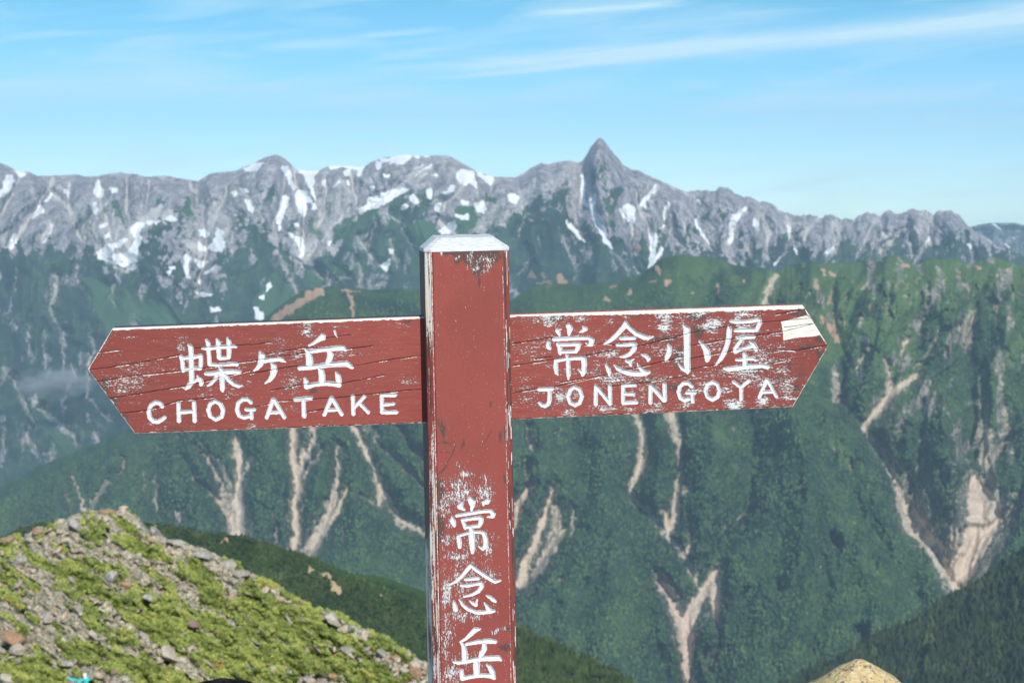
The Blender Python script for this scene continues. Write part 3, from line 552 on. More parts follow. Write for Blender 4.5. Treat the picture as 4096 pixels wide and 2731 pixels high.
VAL_X = [W_((540,40,0),(520,110,0),(480,220,0),(500,330,0),(520,420,0),(500,500,0),(430,600,0),(385,690,0)), W_((385,690,0),(370,760,0),(360,896,0),(370,1000,0)), W_((265,340,0),(280,420,0),(250,500,0),(320,590,0),(385,690,0)), W_((345,340,0),(355,430,0),(330,560,0)), W_((0,720,0),(60,640,0),(150,540,0),(170,480,0)), W_((90,480,0),(40,600,0),(10,700,0)), W_((40,350,0),(30,460,0)),
 W_((660,130,0),(690,210,0),(680,300,0)), W_((820,170,0),(790,290,0),(735,370,0),(800,490,0),(860,590,0),(930,695,0)), W_((870,230,0),(790,290,0)), W_((680,300,0),(735,370,0)), W_((960,200,0),(960,400,0),(1000,500,0),(1020,570,0),(930,695,0)), W_((850,380,0),(880,540,0),(885,620,0)), W_((1040,330,0),(990,450,0)), W_((740,60,0),(700,150,0)), W_((820,60,0),(760,180,0),(720,260,0)), W_((900,60,0),(850,160,0)), W_((1000,70,0),(930,180,0),(860,250,0)), W_((1064,160,0),(1010,260,0)),
 W_((600,480,0),(560,620,0),(470,760,0),(440,860,0)), W_((660,420,0),(760,600,0),(850,720,0)), W_((640,560,0),(660,700,0),(620,830,0)), W_((430,60,0),(420,110,0)), W_((330,60,0),(300,110,0)), W_((440,820,0),(430,900,0)), W_((200,620,0),(160,760,0),(150,896,0)), W_((280,640,0),(300,800,0),(330,900,0)), W_((80,740,0),(100,900,0)),
 F5((720,60,0),(730,200,0),(730,370,0)), F5((900,50,0),(900,220,0),(900,420,0)), F5((1050,130,0),(1020,270,0),(950,430,0)), F5((1090,50,0),(1150,230,0),(1210,320,0),(1300,360,0)), F5((600,110,0),(660,230,0),(720,350,0)), F5((470,180,0),(480,330,0)), F5((340,200,0),(260,300,0)), F5((220,190,0),(250,290,0)), F5((830,200,0),(840,380,0)), F5((1230,50,0),(1300,200,0)), F5((100,240,0),(120,340,0)), F5((560,200,0),(545,330,0)),
 D_((700,700,0),(640,900,0),(560,1000,0)), D_((900,700,0),(800,900,0)), D_((1150,700,0),(1050,950,0),(980,1150,0)), D_((1400,720,0),(1330,950,0)), D_((1650,700,0),(1500,1000,0)), D_((1900,700,0),(1800,950,0),(1650,1200,0)), D_((2100,700,0),(2050,1000,0),(1900,1250,0))]
VAL_BIG = [W_((540,40,0),(520,110,0),(470,220,0),(480,330,0),(500,420,0),(480,520,0),(430,600,0),(385,690,0),(365,760,0),(360,896,0),(375,1000,0)), W_((265,300,0),(280,420,0),(250,500,0),(320,590,0),(385,690,0)), W_((0,730,0),(60,650,0),(130,560,0),(150,450,0),(120,330,0)),
 W_((850,200,0),(790,290,0),(735,370,0),(800,490,0),(860,590,0),(930,695,0)), W_((660,90,0),(690,210,0),(685,300,0),(735,370,0)), W_((960,120,0),(955,300,0),(965,420,0),(1010,560,0),(930,695,0)), W_((1100,200,0),(1060,330,0),(1000,450,0)), W_((430,60,0),(400,200,0),(345,340,0),(355,430,0),(330,560,0)), F5((720,40,0),(735,200,0),(730,400,0)), F5((900,30,0),(905,220,0),(900,440,0)), F5((1090,30,0),(1150,230,0),(1210,330,0),(1320,380,0)), F5((1050,130,0),(1020,270,0),(940,450,0)), F5((470,150,0),(480,350,0)), F5((250,190,0),(250,320,0)), F5((90,230,0),(110,360,0))]
def relief_mid(px, py, dy, cov):
    dV = valley_dist(px, py, VAL_BIG, 330, 60, 6, .5)
    dM = valley_dist(px, py, [g for g, v in GUL if len(g) > 2] + VAL_X, 90, 50, 9, .5)
    dF = valley_dist(px, py, [g for g, v in GUL] + VAL_X, 50, 20, 8, .42)
    extra = (dV * .60 * sstep(0, 170, dy) + dM * .42 * sstep(0, 80, dy) + dF * .22) * (1 - .6 * np.clip(cov[..., 2], 0, 1))
    wx = px + (fbm(px / 600, py / 500, 2, 13) - .5) * 420
    big = ridged((wx + .15 * py) / 520 + 7, py / 1600, 2, 15)
    med = ridged((wx + .3 * py + (fbm(px / 150, py / 150, 3, 19) - .5) * 130) / 120, py / 230, 4, 1)
    fine = ridged(wx / 36, py / 90, 3, 12)
    s = side_of(px, py, SPUR_EDGE)
    spur = np.where(s < 0, -230 * np.exp(s / 420.), 0) * sstep(1250, 1700, py)
    spur2 = np.where(s >= 0, 60 * np.exp(-s / 120.), 0) * sstep(1250, 1700, py)
    rr = side_of(px, py, SPUR_EDGE)
    rib = ridged((px + .55 * py + (fbm(px / 200, py / 200, 2, 2) - .5) * 160) / 150, (py - .4 * px) / 600, 3, 6)
    r = -extra - (rib - .4) * 90 * sstep(-80, 60, rr) * sstep(0, 90, dy) - (big - .4) * 130 * sstep(0, 260, dy) - (med - .4) * 34 * sstep(0, 120, dy) - (fine - .4) * 6 - (fbm(px / 16, py / 16, 3, 2) - .5) * 9 + spur * .7 + spur2
    return r + np.clip(cov[..., 2], 0, 1) * 9
def cover_mid(px, py, dy, cov, soil, jit):
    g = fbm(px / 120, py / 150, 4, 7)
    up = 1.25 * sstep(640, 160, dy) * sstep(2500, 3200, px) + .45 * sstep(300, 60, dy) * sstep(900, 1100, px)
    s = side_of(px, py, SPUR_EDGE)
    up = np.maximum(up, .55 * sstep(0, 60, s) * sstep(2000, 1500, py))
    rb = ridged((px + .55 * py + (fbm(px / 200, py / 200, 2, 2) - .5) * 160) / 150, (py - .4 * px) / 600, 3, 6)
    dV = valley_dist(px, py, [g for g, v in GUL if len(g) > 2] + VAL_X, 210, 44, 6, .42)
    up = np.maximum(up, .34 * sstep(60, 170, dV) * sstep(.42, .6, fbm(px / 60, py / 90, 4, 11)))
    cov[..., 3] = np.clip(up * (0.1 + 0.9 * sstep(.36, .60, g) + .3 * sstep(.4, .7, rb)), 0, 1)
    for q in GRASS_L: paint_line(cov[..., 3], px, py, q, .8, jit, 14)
    st = ridged((px - py * .25) / 60, py / 230, 3, 18)
    cov[..., 1] = .55 * sstep(.5, .66, fbm(px / 40, py / 85, 4, 20)) * sstep(0, 60, s) * sstep(2300, 1700, py)
    cov[..., 1] = np.maximum(cov[..., 1], .34 * sstep(.6, .8, st) * sstep(.5, .6, g))
    for q, v in GUL:
        paint_line(cov[..., 2], px, py, [(a[0], a[1], a[2] * 2.4 + 14) for a in q], v * .42, jit, 18)
        paint_line(cov[..., 2], px, py, [(a[0], a[1], a[2] * 1.25) for a in q], v * 1.08, jit, 9)
    for q in ORANGE: paint_line(soil, px, py, q, .95, jit, 5)
    r2 = np.random.default_rng(5)
    for _ in range(120):
        x = r2.uniform(3050, 4250); y = np.interp(x, [3050, 4250], [1110, 1080]) + abs(r2.normal(0, 150)) + 8; w = r2.uniform(6, 20)
        paint_line(soil if r2.random() < .6 else cov[..., 2], px, py, [(x, y, w), (x - r2.uniform(-2, 12), y + w * r2.uniform(.5, 2.5), w * .6)], r2.uniform(.4, .75), jit, 5)
    for _ in range(60):
        x = r2.uniform(0, 4096); y = r2.uniform(1250, 2500); w = r2.uniform(8, 18)
        paint_line(cov[..., 2], px, py, [(x, y, w), (x + r2.uniform(-14, 14), y + w * r2.uniform(1, 4), w * .5)], r2.uniform(.2, .5), jit, 6)
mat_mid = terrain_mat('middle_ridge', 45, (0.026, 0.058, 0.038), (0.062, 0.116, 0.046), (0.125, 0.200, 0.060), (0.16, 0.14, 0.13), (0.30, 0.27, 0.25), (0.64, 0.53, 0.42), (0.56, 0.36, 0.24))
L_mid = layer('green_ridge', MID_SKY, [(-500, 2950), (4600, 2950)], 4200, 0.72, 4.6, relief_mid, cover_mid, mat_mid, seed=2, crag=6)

# ------------------------------------------------------------------ scattering: many copies of a few small shapes as one mesh
def ico(sub=0):
    t = (1 + 5 ** .5) / 2
    v = np.array([(-1,t,0),(1,t,0),(-1,-t,0),(1,-t,0),(0,-1,t),(0,1,t),(0,-1,-t),(0,1,-t),(t,0,-1),(t,0,1),(-t,0,-1),(-t,0,1)], float)
    v /= np.linalg.norm(v[0])
    f = [(0,11,5),(0,5,1),(0,1,7),(0,7,10),(0,10,11),(1,5,9),(5,11,4),(11,10,2),(10,7,6),(7,1,8),(3,9,4),(3,4,2),(3,2,6),(3,6,8),(3,8,9),(4,9,5),(2,4,11),(6,2,10),(8,6,7),(9,8,1)]
    v = list(map(tuple, v))
    for _ in range(sub):
        cache = {}; nf = []
        def mid(a, b):
            k = (min(a, b), max(a, b))
            if k not in cache:
                m = (np.array(v[a]) + np.array(v[b])) / 2; m /= np.linalg.norm(m)
                cache[k] = len(v); v.append(tuple(m))
            return cache[k]
        for a, b, c in f:
            ab, bc, ca = mid(a, b), mid(b, c), mid(c, a)
            nf += [(a, ab, ca), (b, bc, ab), (c, ca, bc), (ab, bc, ca)]
        f = nf
    return np.array(v), np.array(f)
def rock_shape(r, sub=1, cuts=9, lo=.45, hi=.8):
    v, f = ico(sub)
    v = v.copy()
    for _ in range(cuts):
        n = r.normal(size=3); n /= np.linalg.norm(n)
        d = r.uniform(lo, hi)
        s = v @ n
        m = s > d
        v[m] -= (s[m] - d)[:, None] * n
    return v * r.uniform(.8, 1.25, 3), f
def rand_rot(r, n, tilt=math.pi):
    a = r.uniform(0, 2 * math.pi, n); b = r.uniform(-tilt, tilt, n); c = r.uniform(-tilt, tilt, n)
    ca, sa, cb, sb, cc, sc_ = np.cos(a), np.sin(a), np.cos(b), np.sin(b), np.cos(c), np.sin(c)
    Rz = np.zeros((n, 3, 3)); Rz[:, 0, 0] = ca; Rz[:, 0, 1] = -sa; Rz[:, 1, 0] = sa; Rz[:, 1, 1] = ca; Rz[:, 2, 2] = 1
    Rx = np.zeros((n, 3, 3)); Rx[:, 0, 0] = 1; Rx[:, 1, 1] = cb; Rx[:, 1, 2] = -sb; Rx[:, 2, 1] = sb; Rx[:, 2, 2] = cb
    Ry = np.zeros((n, 3, 3)); Ry[:, 1, 1] = 1; Ry[:, 0, 0] = cc; Ry[:, 0, 2] = sc_; Ry[:, 2, 0] = -sc_; Ry[:, 2, 2] = cc
    return Rx @ Ry @ Rz
def scatter(name, shapes, pos, R, scale, mat, tint, smooth=False):
    VV, FF, TT = [], [], []; off = 0
    which = rng.integers(0, len(shapes), len(pos))
    for k, (v, f) in enumerate(shapes):
        s = np.where(which == k)[0]
        if not len(s): continue
        sc = scale[s] if scale.ndim == 2 else scale[s][:, None].repeat(3, 1)
        w = np.einsum('nij,nvj->nvi', R[s], v[None] * sc[:, None, :]) + pos[s][:, None, :]
        VV.append(w.reshape(-1, 3)); n = len(v)
        FF.append((f[None] + (np.arange(len(s)) * n)[:, None, None] + off).reshape(-1, 3)); off += n * len(s)
        TT.append(np.repeat(tint[s], n))
    return raw_mesh(name, np.concatenate(VV), [np.concatenate(FF)], mat, smooth, {'tint': np.concatenate(TT)})
def pick(L, n, w):
    w = w.ravel().astype(float); w /= w.sum()
    idx = rng.choice(len(w), n, replace=False, p=w)
    return L['P'].reshape(-1, 3)[idx], L['px'].ravel()[idx], L['py'].ravel()[idx], idx
def foliage_mat(name, c0, c1, c2, unit):
    k = NT(name, 0.85, 0.1)
    t = k.attr('tint').outputs['Fac']
    n = k.noise(k.coord((1 / unit,) * 3), 1.0, 3, .6)
    col = k.mix(k.ss(t, .1, .6), c0, c1)
    col = k.mix(k.ss(t, .72, .98), col, c2)
    col = k.mix(k.math('MULTIPLY', k.ss(n, .35, .75), .5), col, c2)
    return k.out(col)
def crown_shape(r, h=1.0, sub=1):
    v, f = ico(sub)
    v = v * (1 + r.uniform(-.28, .28, (len(v), 1)))
    v[:, 2] = (v[:, 2] + .55) * h
    sh = 1 - .45 * np.clip(v[:, 2] / (1.55 * h), 0, 1)
    v[:, :2] *= sh[:, None]
    return v, f
r0 = np.random.default_rng(3)
crowns = [crown_shape(r0, r0.uniform(.9, 1.5)) for _ in range(6)]
small_crowns = [crown_shape(r0, r0.uniform(.9, 1.5), 0) for _ in range(8)]
mat_wood = foliage_mat('ridge_wood', (0.018, 0.042, 0.028), (0.058, 0.108, 0.046), (0.13, 0.195, 0.065), 60)
vis = (L_mid['py'] < 2760) & (L_mid['px'] > -120) & (L_mid['px'] < 4220)
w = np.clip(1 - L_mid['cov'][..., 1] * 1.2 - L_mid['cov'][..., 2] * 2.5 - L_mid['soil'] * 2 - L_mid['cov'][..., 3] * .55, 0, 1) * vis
w *= sstep(10, 120, L_mid['dy'])
P, qx, qy, idx = pick(L_mid, 44000, w)
n = len(P)
sz = rng.uniform(1.9, 4.4, n)
P = P + np.array([0, -1.5, -1.0])
tint = np.clip(.55 * rng.random(n) + 1.0 * (fbm(qx / 50, qy / 70, 4, 8, .6) - .32) + .3 * L_mid['cov'][..., 3].ravel()[idx], 0, 1)
tag(scatter('ridge_forest', small_crowns, P, rand_rot(rng, n, .15), sz, mat_wood, tint), 'dark conifer forest covering the gullied middle ridge across the valley', 'forest', kind='stuff')
# ------------------------------------------------------------------ dark wooded slope, lower right
def cover_wood(px, py, dy, cov, soil, jit):
    cov[..., 3] = .4 * sstep(.55, .7, fbm(px / 80, py / 80, 3, 3))
mat_near = terrain_mat('near_slopes', 20, (0.016, 0.028, 0.014), (0.032, 0.05, 0.022), (0.07, 0.11, 0.03), (0.12, 0.11, 0.1), (0.3, 0.28, 0.24), (0.45, 0.36, 0.25), (0.42, 0.30, 0.18))
L_wood = layer('wooded_slope', [(2400, 3300), (2900, 3000)] + H_((100,1620),(300,1520),(430,1465),(540,1400),(620,1360),(760,1300),(880,1240),(1000,1150),(1110,1090),(1200,1040),(1300,960),(1396,890)) + [(4300, 2080), (4600, 1950)], [(2400, 3400), (4600, 3100)], 2000, .6, 6,
      lambda px, py, dy, cov: -(ridged(px / 200, py / 300, 3, 4) - .4) * 25, cover_wood, mat_near, x0=2400, seed=4, crag=5)
mat_wood2 = foliage_mat('slope_wood', (0.008, 0.018, 0.012), (0.034, 0.052, 0.024), (0.085, 0.105, 0.042), 25)
P, qx, qy, idx = pick(L_wood, 4800, ((L_wood['py'] < 2780) & (L_wood['px'] < 4200)).astype(float))
n = len(P)
tint = np.clip(.8 * rng.random(n) + .7 * (fbm(qx / 60, qy / 60, 3, 5) - .4), 0, 1)
tag(scatter('slope_forest', crowns, P - np.array([0, 0, .8]), rand_rot(rng, n, .12), np.stack([rng.uniform(1.8, 4.6, n)] * 2 + [rng.uniform(3.0, 7.5, n)], -1), mat_wood2, tint), 'dark mottled forest on the slope in the bottom right corner', 'forest', kind='stuff')

# ------------------------------------------------------------------ grassy shoulder behind the rocky knoll
def cover_hill(px, py, dy, cov, soil, jit):
    cov[..., 3] = .9 * sstep(45, 5, dy + 30 * (fbm(px / 40, py / 30, 3, 1) - .5)) * sstep(900, 1400, px) + .35 * sstep(.52, .66, fbm(px / 70, py / 40, 4, 2)) * sstep(3000, 2200, px)
    for q in [J_((850,615,14),(900,660,34),(920,670,20)), J_((945,685,26),(960,690,24)), J_((1000,690,40),(1050,710,30)), J_((1075,750,30),(1090,800,44),(1110,825,44)), J_((1130,790,26),(1120,820,30)), J_((1435,850,20),(1445,860,22)),
              J_((180,420,26),(215,425,22)), J_((215,435,14),(220,440,10)), J_((1480,850,8),(1490,852,8))]:
        paint_line(soil, px, py, q, 1, jit, 4)
HILL_SKY = [(-500, 2230), (-100, 2175)] + I_((0,405),(150,330),(300,290),(500,275),(800,270),(1140,285),(1400,310),(1700,370)) + J_((370,385),(530,440),(750,515),(950,580),(1150,665),(1400,770),(1650,855),(1840,925)) + G_((0,1225),(90,1270),(200,1300),(400,1400),(550,1470),(740,1565),(900,1680)) + [(3000, 3050)]
mat_hill = terrain_mat('hill_cover', 8, (0.022, 0.040, 0.018), (0.045, 0.072, 0.026), (0.060, 0.125, 0.030), (0.12, 0.11, 0.1), (0.3, 0.28, 0.24), (0.45, 0.36, 0.25), (0.50, 0.38, 0.22))
L_hill = layer('grassy_hill', HILL_SKY, [(-500, 3000), (3000, 3200)], 850, .42, 5, lambda px, py, dy, cov: -(ridged(px / 260, py / 200, 3, 4) - .4) * 14 - (fbm(px / 14, py / 10, 2, 8) - .5) * 2, cover_hill, mat_hill, x1=3000, seed=6, crag=2)
layer('hill_spur', J_((1000,760),(1190,692),(1270,694),(1350,698),(1450,712),(1550,740),(1700,798),(1840,850)) + [(1900, 2440), (2300, 2680)], [(1290, 2560), (2300, 2900)], 1150, .45, 5, lambda px, py, dy, cov: -(ridged(px / 160, py / 100, 3, 4) - .4) * 12, cover_hill, mat_hill, x0=1290, x1=2300, seed=8, crag=2)
mat_shrub = foliage_mat('hill_shrubs', (0.018, 0.036, 0.016), (0.042, 0.068, 0.026), (0.10, 0.125, 0.045), 6)
w = ((L_hill['py'] < 2780) & (L_hill['px'] > -60) & (L_hill['px'] < 2700)) * np.clip(1 - L_hill['soil'] * 2 - .6 * (L_hill['cov'][..., 3] > .7), 0.05, 1)
P, qx, qy, idx = pick(L_hill, 14000, w)
n = len(P)
tint = np.clip(.45 * rng.random(n) + .8 * (fbm(qx / 90, qy / 50, 3, 5) - .25) + .2 * L_hill['cov'][..., 3].ravel()[idx], 0, 1)
gro = np.where(qx > 2000, 1.5, 1.0)
tag(scatter('hill_shrubs', small_crowns, P - np.array([0, 0, .15]), rand_rot(rng, n, .2), np.stack([rng.uniform(.6, 1.5, n) * gro] * 2 + [rng.uniform(.5, 1.2, n) * gro * gro], -1), mat_shrub, tint), 'low dark dwarf pine scrub on the rounded hill behind the rocks', 'scrub', kind='stuff')

# ------------------------------------------------------------------ the rocky knoll, lower left
KN_SKY = [(-300, 2240), (-100, 2180)] + I_((0,415),(90,385),(150,375),(180,400),(255,345),(300,308),(370,312),(400,290),(520,262),(560,225),(640,205),(760,188),(800,178),(940,190),(975,162),(1010,170),(1060,212),(1110,240),(1140,305),(1195,372),(1215,322),(1250,320),(1262,388),(1380,410),(1500,450),(1560,470),(1650,490),(1740,545),(1850,580),(1930,610),(1970,670),(2050,700)) \
  + J_((470,715),(560,752),(640,802),(770,872),(870,937),(955,975),(1040,990),(1120,1010),(1170,1040),(1240,1090),(1290,1130),(1370,1150),(1500,1200),(1600,1290),(1720,1350),(1790,1395),(1850,1425),(2000,1530),(2100,1600)) + [(2300, 3000)]
GREEN_K = [I_((640,250),(720,270),(850,340),(840,362),(740,335),(650,285)), I_((860,370),(980,380),(1080,390),(1180,400),(1300,480),(1400,590),(1350,602),(1200,570),(1080,530),(1000,480),(900,430)),
 I_((1430,590),(1500,610),(1560,680),(1620,760),(1760,880),(1900,960),(1960,1060),(1900,1050),(1750,940),(1600,850),(1540,770),(1450,650)), I_((50,480),(200,500),(380,600),(430,690),(330,650),(150,590),(20,560)),
 I_((430,680),(560,670),(700,720),(860,800),(1000,830),(1160,890),(1300,930),(1500,960),(1700,1020),(1850,1110),(2056,1230),(2056,1600),(1700,1520),(1500,1330),(1250,1200),(1100,1060),(990,1010),(850,920),(700,850),(560,790)),
 I_((450,1200),(700,1230),(1000,1330),(1250,1420),(1500,1500),(1620,1600),(1100,1600),(900,1480),(600,1380),(430,1260)), I_((0,1400),(150,1360),(400,1350),(520,1450),(560,1600),(0,1600)), I_((880,1150),(1050,1160),(1130,1250),(1000,1270),(850,1220)),
 I_((0,660),(150,670),(130,790),(0,780)), I_((460,590),(620,590),(640,680),(500,670)), I_((0,800),(120,850),(220,960),(160,980),(0,870)), I_((100,1060),(200,1100),(240,1180),(160,1190)), I_((820,610),(960,620),(1060,700),(980,740),(860,680)), I_((1060,760),(1200,780),(1230,860),(1100,840)), I_((280,350),(350,340),(350,390),(290,400)), I_((1640,1010),(2056,950),(2056,1240),(1850,1110)),
 J_((330,770),(440,712),(560,750),(640,802),(770,872),(950,975),(960,1040),(1100,1140),(1240,1220),(1350,1330),(1560,1500),(1700,1620),(300,1620),(100,1200),(0,1040),(0,820),(200,930),(340,900)), J_((1290,1140),(1370,1150),(1500,1200),(1600,1290),(1720,1350),(1780,1400),(1660,1430),(1500,1350),(1320,1230)), I_((1650,680),(1760,760),(1850,860),(1700,800))]
ROCK_K = [J_((960,978),(1120,1010),(1290,1130),(1290,1180),(1250,1230),(1130,1130),(970,1040)), J_((120,990),(230,1040),(350,1110),(300,1130),(180,1080),(100,1020)), J_((1110,1260),(1220,1270),(1310,1350),(1300,1400),(1180,1360),(1110,1300)),
 J_((560,1170),(700,1240),(860,1330),(900,1400),(780,1380),(620,1290)), J_((1400,1280),(1500,1310),(1620,1380),(1610,1420),(1520,1420),(1420,1350)), J_((1530,1430),(1850,1420),(2000,1600),(1700,1600)), J_((680,1010),(720,1030),(750,1100),(700,1070)), J_((790,895),(870,935),(865,950),(800,915)), J_((800,1500),(950,1500),(1150,1490),(1200,1600),(750,1600)),
 J_((560,1430),(640,1450),(700,1510),(600,1500)), J_((350,980),(470,1080),(480,1170),(400,1130)), J_((980,1370),(1060,1370),(1080,1420),(1000,1430)), J_((1640,1340),(1800,1390),(1790,1430),(1720,1400)), I_((1740,980),(1900,1070),(1940,1120),(1860,1110),(1730,1030)), I_((1500,1250),(1580,1240),(1600,1330),(1520,1320))]
def blocks(x, y, seed):
    """broken rock: each cell is one tilted facet"""
    xi = np.floor(x); yi = np.floor(y)
    best = np.full(x.shape, 9.); h = np.zeros(x.shape)
    t1, t2, t3 = _tab[seed % 24], _tab[(seed + 1) % 24], _tab[(seed + 2) % 24]
    for i in (-1, 0, 1):
        for j in (-1, 0, 1):
            cx = (xi + i).astype(np.int64) & 255; cy = (yi + j).astype(np.int64) & 255
            ox = xi + i + t1[cy, cx] - x; oy = yi + j + t2[cy, cx] - y
            d = ox * ox + oy * oy
            m = d < best
            best = np.where(m, d, best)
            h = np.where(m, t3[cy, cx] + ox * (t1[cx, cy] - .5) * 1.3 + oy * (t2[cx, cy] - .2) * 1.2, h)
    return h - np.sqrt(best) * .25
def relief_knoll(px, py, dy, cov):
    g = sstep(.3, .7, cov[..., 3])
    a = (px * .82 + py * .57); b = (-px * .57 + py * .82)        # strata run down to the right
    ro = (ridged(a / 90, b / 34, 4, 3, .6) - .4) * .9 + (fbm(a / 24, b / 12, 3, 7) - .5) * .5
    gr = (fbm(a / 60, b / 34, 3, 9) - .5) * 1.1 + (fbm(px / 14, py / 11, 2, 4) - .5) * .35 + .15
    wa = a + (fbm(px / 40, py / 40, 2, 3) - .5) * 30; wb = b + (fbm(px / 40, py / 40, 2, 6) - .5) * 22
    bl = blocks(wa / 62, wb / 30, 3) * .62 + blocks(wa / 27, wb / 15, 8) * .30 + blocks(wa / 13, wb / 9, 12) * .13
    gr = gr + .55 * blocks(wa / 75, wb / 38, 6)
    return -(ro * .7 + bl * .85 + .1) * (1 - g) - gr * g
def cover_knoll(px, py, dy, cov, soil, jit):
    sm = (jit[0] * .9, jit[1] * .9)
    for p in GREEN_K: paint_poly(cov[..., 3], px, py, p, 1, sm)
    for p in ROCK_K: set_poly(cov[..., 3], px, py, p, 0, sm)
    a = (px * .82 + py * .57); b = (-px * .57 + py * .82)
    low = fbm(a / 90, b / 26, 4, 14)
    cov[..., 3] = np.maximum(cov[..., 3], .9 * sstep(.56, .60, low))
    cov[..., 3] = cov[..., 3] * (1 - sstep(.68, .72, fbm(a / 60 + 9, b / 20, 4, 2)))
    cov[..., 1] = fbm(px / 50, py / 50, 3, 5)
    soil[:] = np.clip(sstep(.50, .68, fbm(a / 90, b / 36, 3, 16)), 0, 1)
def knoll_mat():
    k = NT('knoll_ground', 0.95, 0.05)
    g = k.attr('cover').outputs['Alpha']; so = k.attr('soil').outputs['Fac']
    c = k.coord((1, 1, 1))
    n1 = k.noise(c, 0.9, 5, .6); n2 = k.noise(c, 4.5, 5, .65); n3 = k.noise(c, 12, 4, .7)
    rock = k.mix(k.ss(n2, .38, .62), (0.26, 0.24, 0.18), (0.68, 0.61, 0.48))
    rock = k.mix(k.ss(k.math('ADD', k.math('MULTIPLY', n3, .6), k.math('MULTIPLY', n1, .4)), .5, .62), rock, (0.48, 0.49, 0.34))
    rock = k.mix(k.math('MULTIPLY', k.ss(n1, .55, .7), .6), rock, (0.50, 0.36, 0.24))
    gr = k.mix(k.ss(n2, .35, .65), (0.15, 0.19, 0.05), (0.36, 0.42, 0.11))
    gr = k.mix(k.math('MULTIPLY', so, .55), gr, (0.22, 0.19, 0.04))
    col = k.mix(k.ss(k.math('ADD', g, k.math('MULTIPLY', k.math('SUBTRACT', n2, .5), .9)), .35, .65), rock, gr)
    k.bump(k.math('ADD', n2, n3), .8, .12)
    return k.out(col)
mat_knoll = knoll_mat()
L_kn = layer('rocky_knoll', KN_SKY, [(-300, 2980), (2300, 3100)], 95, .50, 3.2, relief_knoll, cover_knoll, mat_knoll, x0=-300, x1=2300, seed=10, crag=7, back=20, back_T=.45, Y0x=[(-300, 100), (900, 92), (2300, 70)])

def rock_mat(name, d, l, lich, lich2, unit=1.0, lichen=.5):
    k = NT(name, 0.92, 0.1)
    t = k.attr('tint').outputs['Fac']
    c = k.coord((1 / unit,) * 3)
    n1 = k.noise(c, 1.3, 5, .6); n2 = k.noise(c, 6, 5, .7); n3 = k.noise(c, 20, 3, .6)
    col = k.mix(k.ss(n2, .35, .65), d, l)
    col = k.mix(k.math('MULTIPLY', k.ss(k.math('ADD', n1, k.math('MULTIPLY', t, .5)), .62, .85), lichen), col, lich)
    col = k.mix(k.math('MULTIPLY', k.ss(k.math('ADD', n2, k.math('MULTIPLY', t, -.3)), .42, .55), lichen * .8), col, lich2)
    k.bump(k.math('ADD', n2, n3), .7, unit * .05)
    return k.out(col)
mat_scree = rock_mat('lichened_rock', (0.28, 0.255, 0.20), (0.74, 0.66, 0.53), (0.52, 0.38, 0.25), (0.50, 0.52, 0.36))
r1 = np.random.default_rng(12)
rocks = [rock_shape(r1) for _ in range(14)]
def knoll_vis(m): return (L_kn['py'] < 2790) & (L_kn['px'] > -60) & (L_kn['px'] < 1900) & m
P, qx, qy, idx = pick(L_kn, 1500, knoll_vis(L_kn['cov'][..., 3] < .12).astype(float) * (.5 + (L_kn['dy'] < 60)))
n = len(P)
sz = .05 + .24 * rng.random(n) ** 5
scl = np.stack([sz * rng.uniform(.8, 1.7, n), sz * rng.uniform(.7, 1.2, n), sz * rng.uniform(.5, .95, n)], -1)
R = rand_rot(rng, n, .6)
tag(scatter('scree', rocks, P + np.array([0, -.03, .02]), R, scl, mat_scree, rng.random(n)), 'angular lichened stones littering the rocky knoll in the lower left', 'stones', kind='stuff')

# dwarf pine and alpine plants: tufts of short needled shoots
def tuft_shape(r, nb=9):
    V, Fc = [], []
    for i in range(nb):
        a = r.uniform(0, 2 * math.pi); out = r.uniform(.15, .85); h = r.uniform(.5, 1.0)
        bx, by = .25 * math.cos(a) * r.random(), .25 * math.sin(a) * r.random()
        tx, ty = out * math.cos(a), out * math.sin(a)
        w = r.uniform(.16, .30); px_, py_ = -math.sin(a) * w, math.cos(a) * w
        o = len(V)
        V += [(bx, by, -.2), (bx + tx * .6 + px_, by + ty * .6 + py_, h * .55), (bx + tx, by + ty, h), (bx + tx * .6 - px_, by + ty * .6 - py_, h * .6)]
        Fc += [(o, o + 1, o + 2), (o, o + 2, o + 3)]
    return np.array(V), np.array(Fc)
tufts = [tuft_shape(r1) for _ in range(12)]
def pine_mat():
    k = NT('dwarf_pine', 0.7, 0.15)
    t = k.attr('tint').outputs['Fac']
    n = k.noise(k.coord((1, 1, 1)), .7, 4, .6)
    col = k.mix(k.ss(t, 0, .45), (0.15, 0.19, 0.05), (0.33, 0.40, 0.11))
    col = k.mix(k.ss(t, .45, .85), col, (0.50, 0.54, 0.15))
    col = k.mix(k.ss(t, .93, .97), col, (0.56, 0.36, 0.12))
    col = k.mix(k.math('MULTIPLY', k.ss(n, .5, .7), .45), col, (0.40, 0.44, 0.11))
    return k.out(col)
mat_pine = pine_mat()
P, qx, qy, idx = pick(L_kn, 40000, knoll_vis(L_kn['cov'][..., 3] > .5).astype(float))
n = len(P)
a = (qx * .82 + qy * .57); b = (-qx * .57 + qy * .82)
tint = np.clip(.35 * rng.random(n) + 1.1 * (fbm(a / 50, b / 30, 3, 5) - .25) + .25 * L_kn['soil'].ravel()[idx] * rng.random(n), 0, 1)
sz = rng.uniform(.07, .19, n)
tag(scatter('dwarf_pine', tufts, P + np.array([0, -.05, .0]), rand_rot(rng, n, .45), sz, mat_pine, tint), 'bright green creeping dwarf pine and alpine plants spreading over the knoll', 'dwarf pine', kind='stuff')

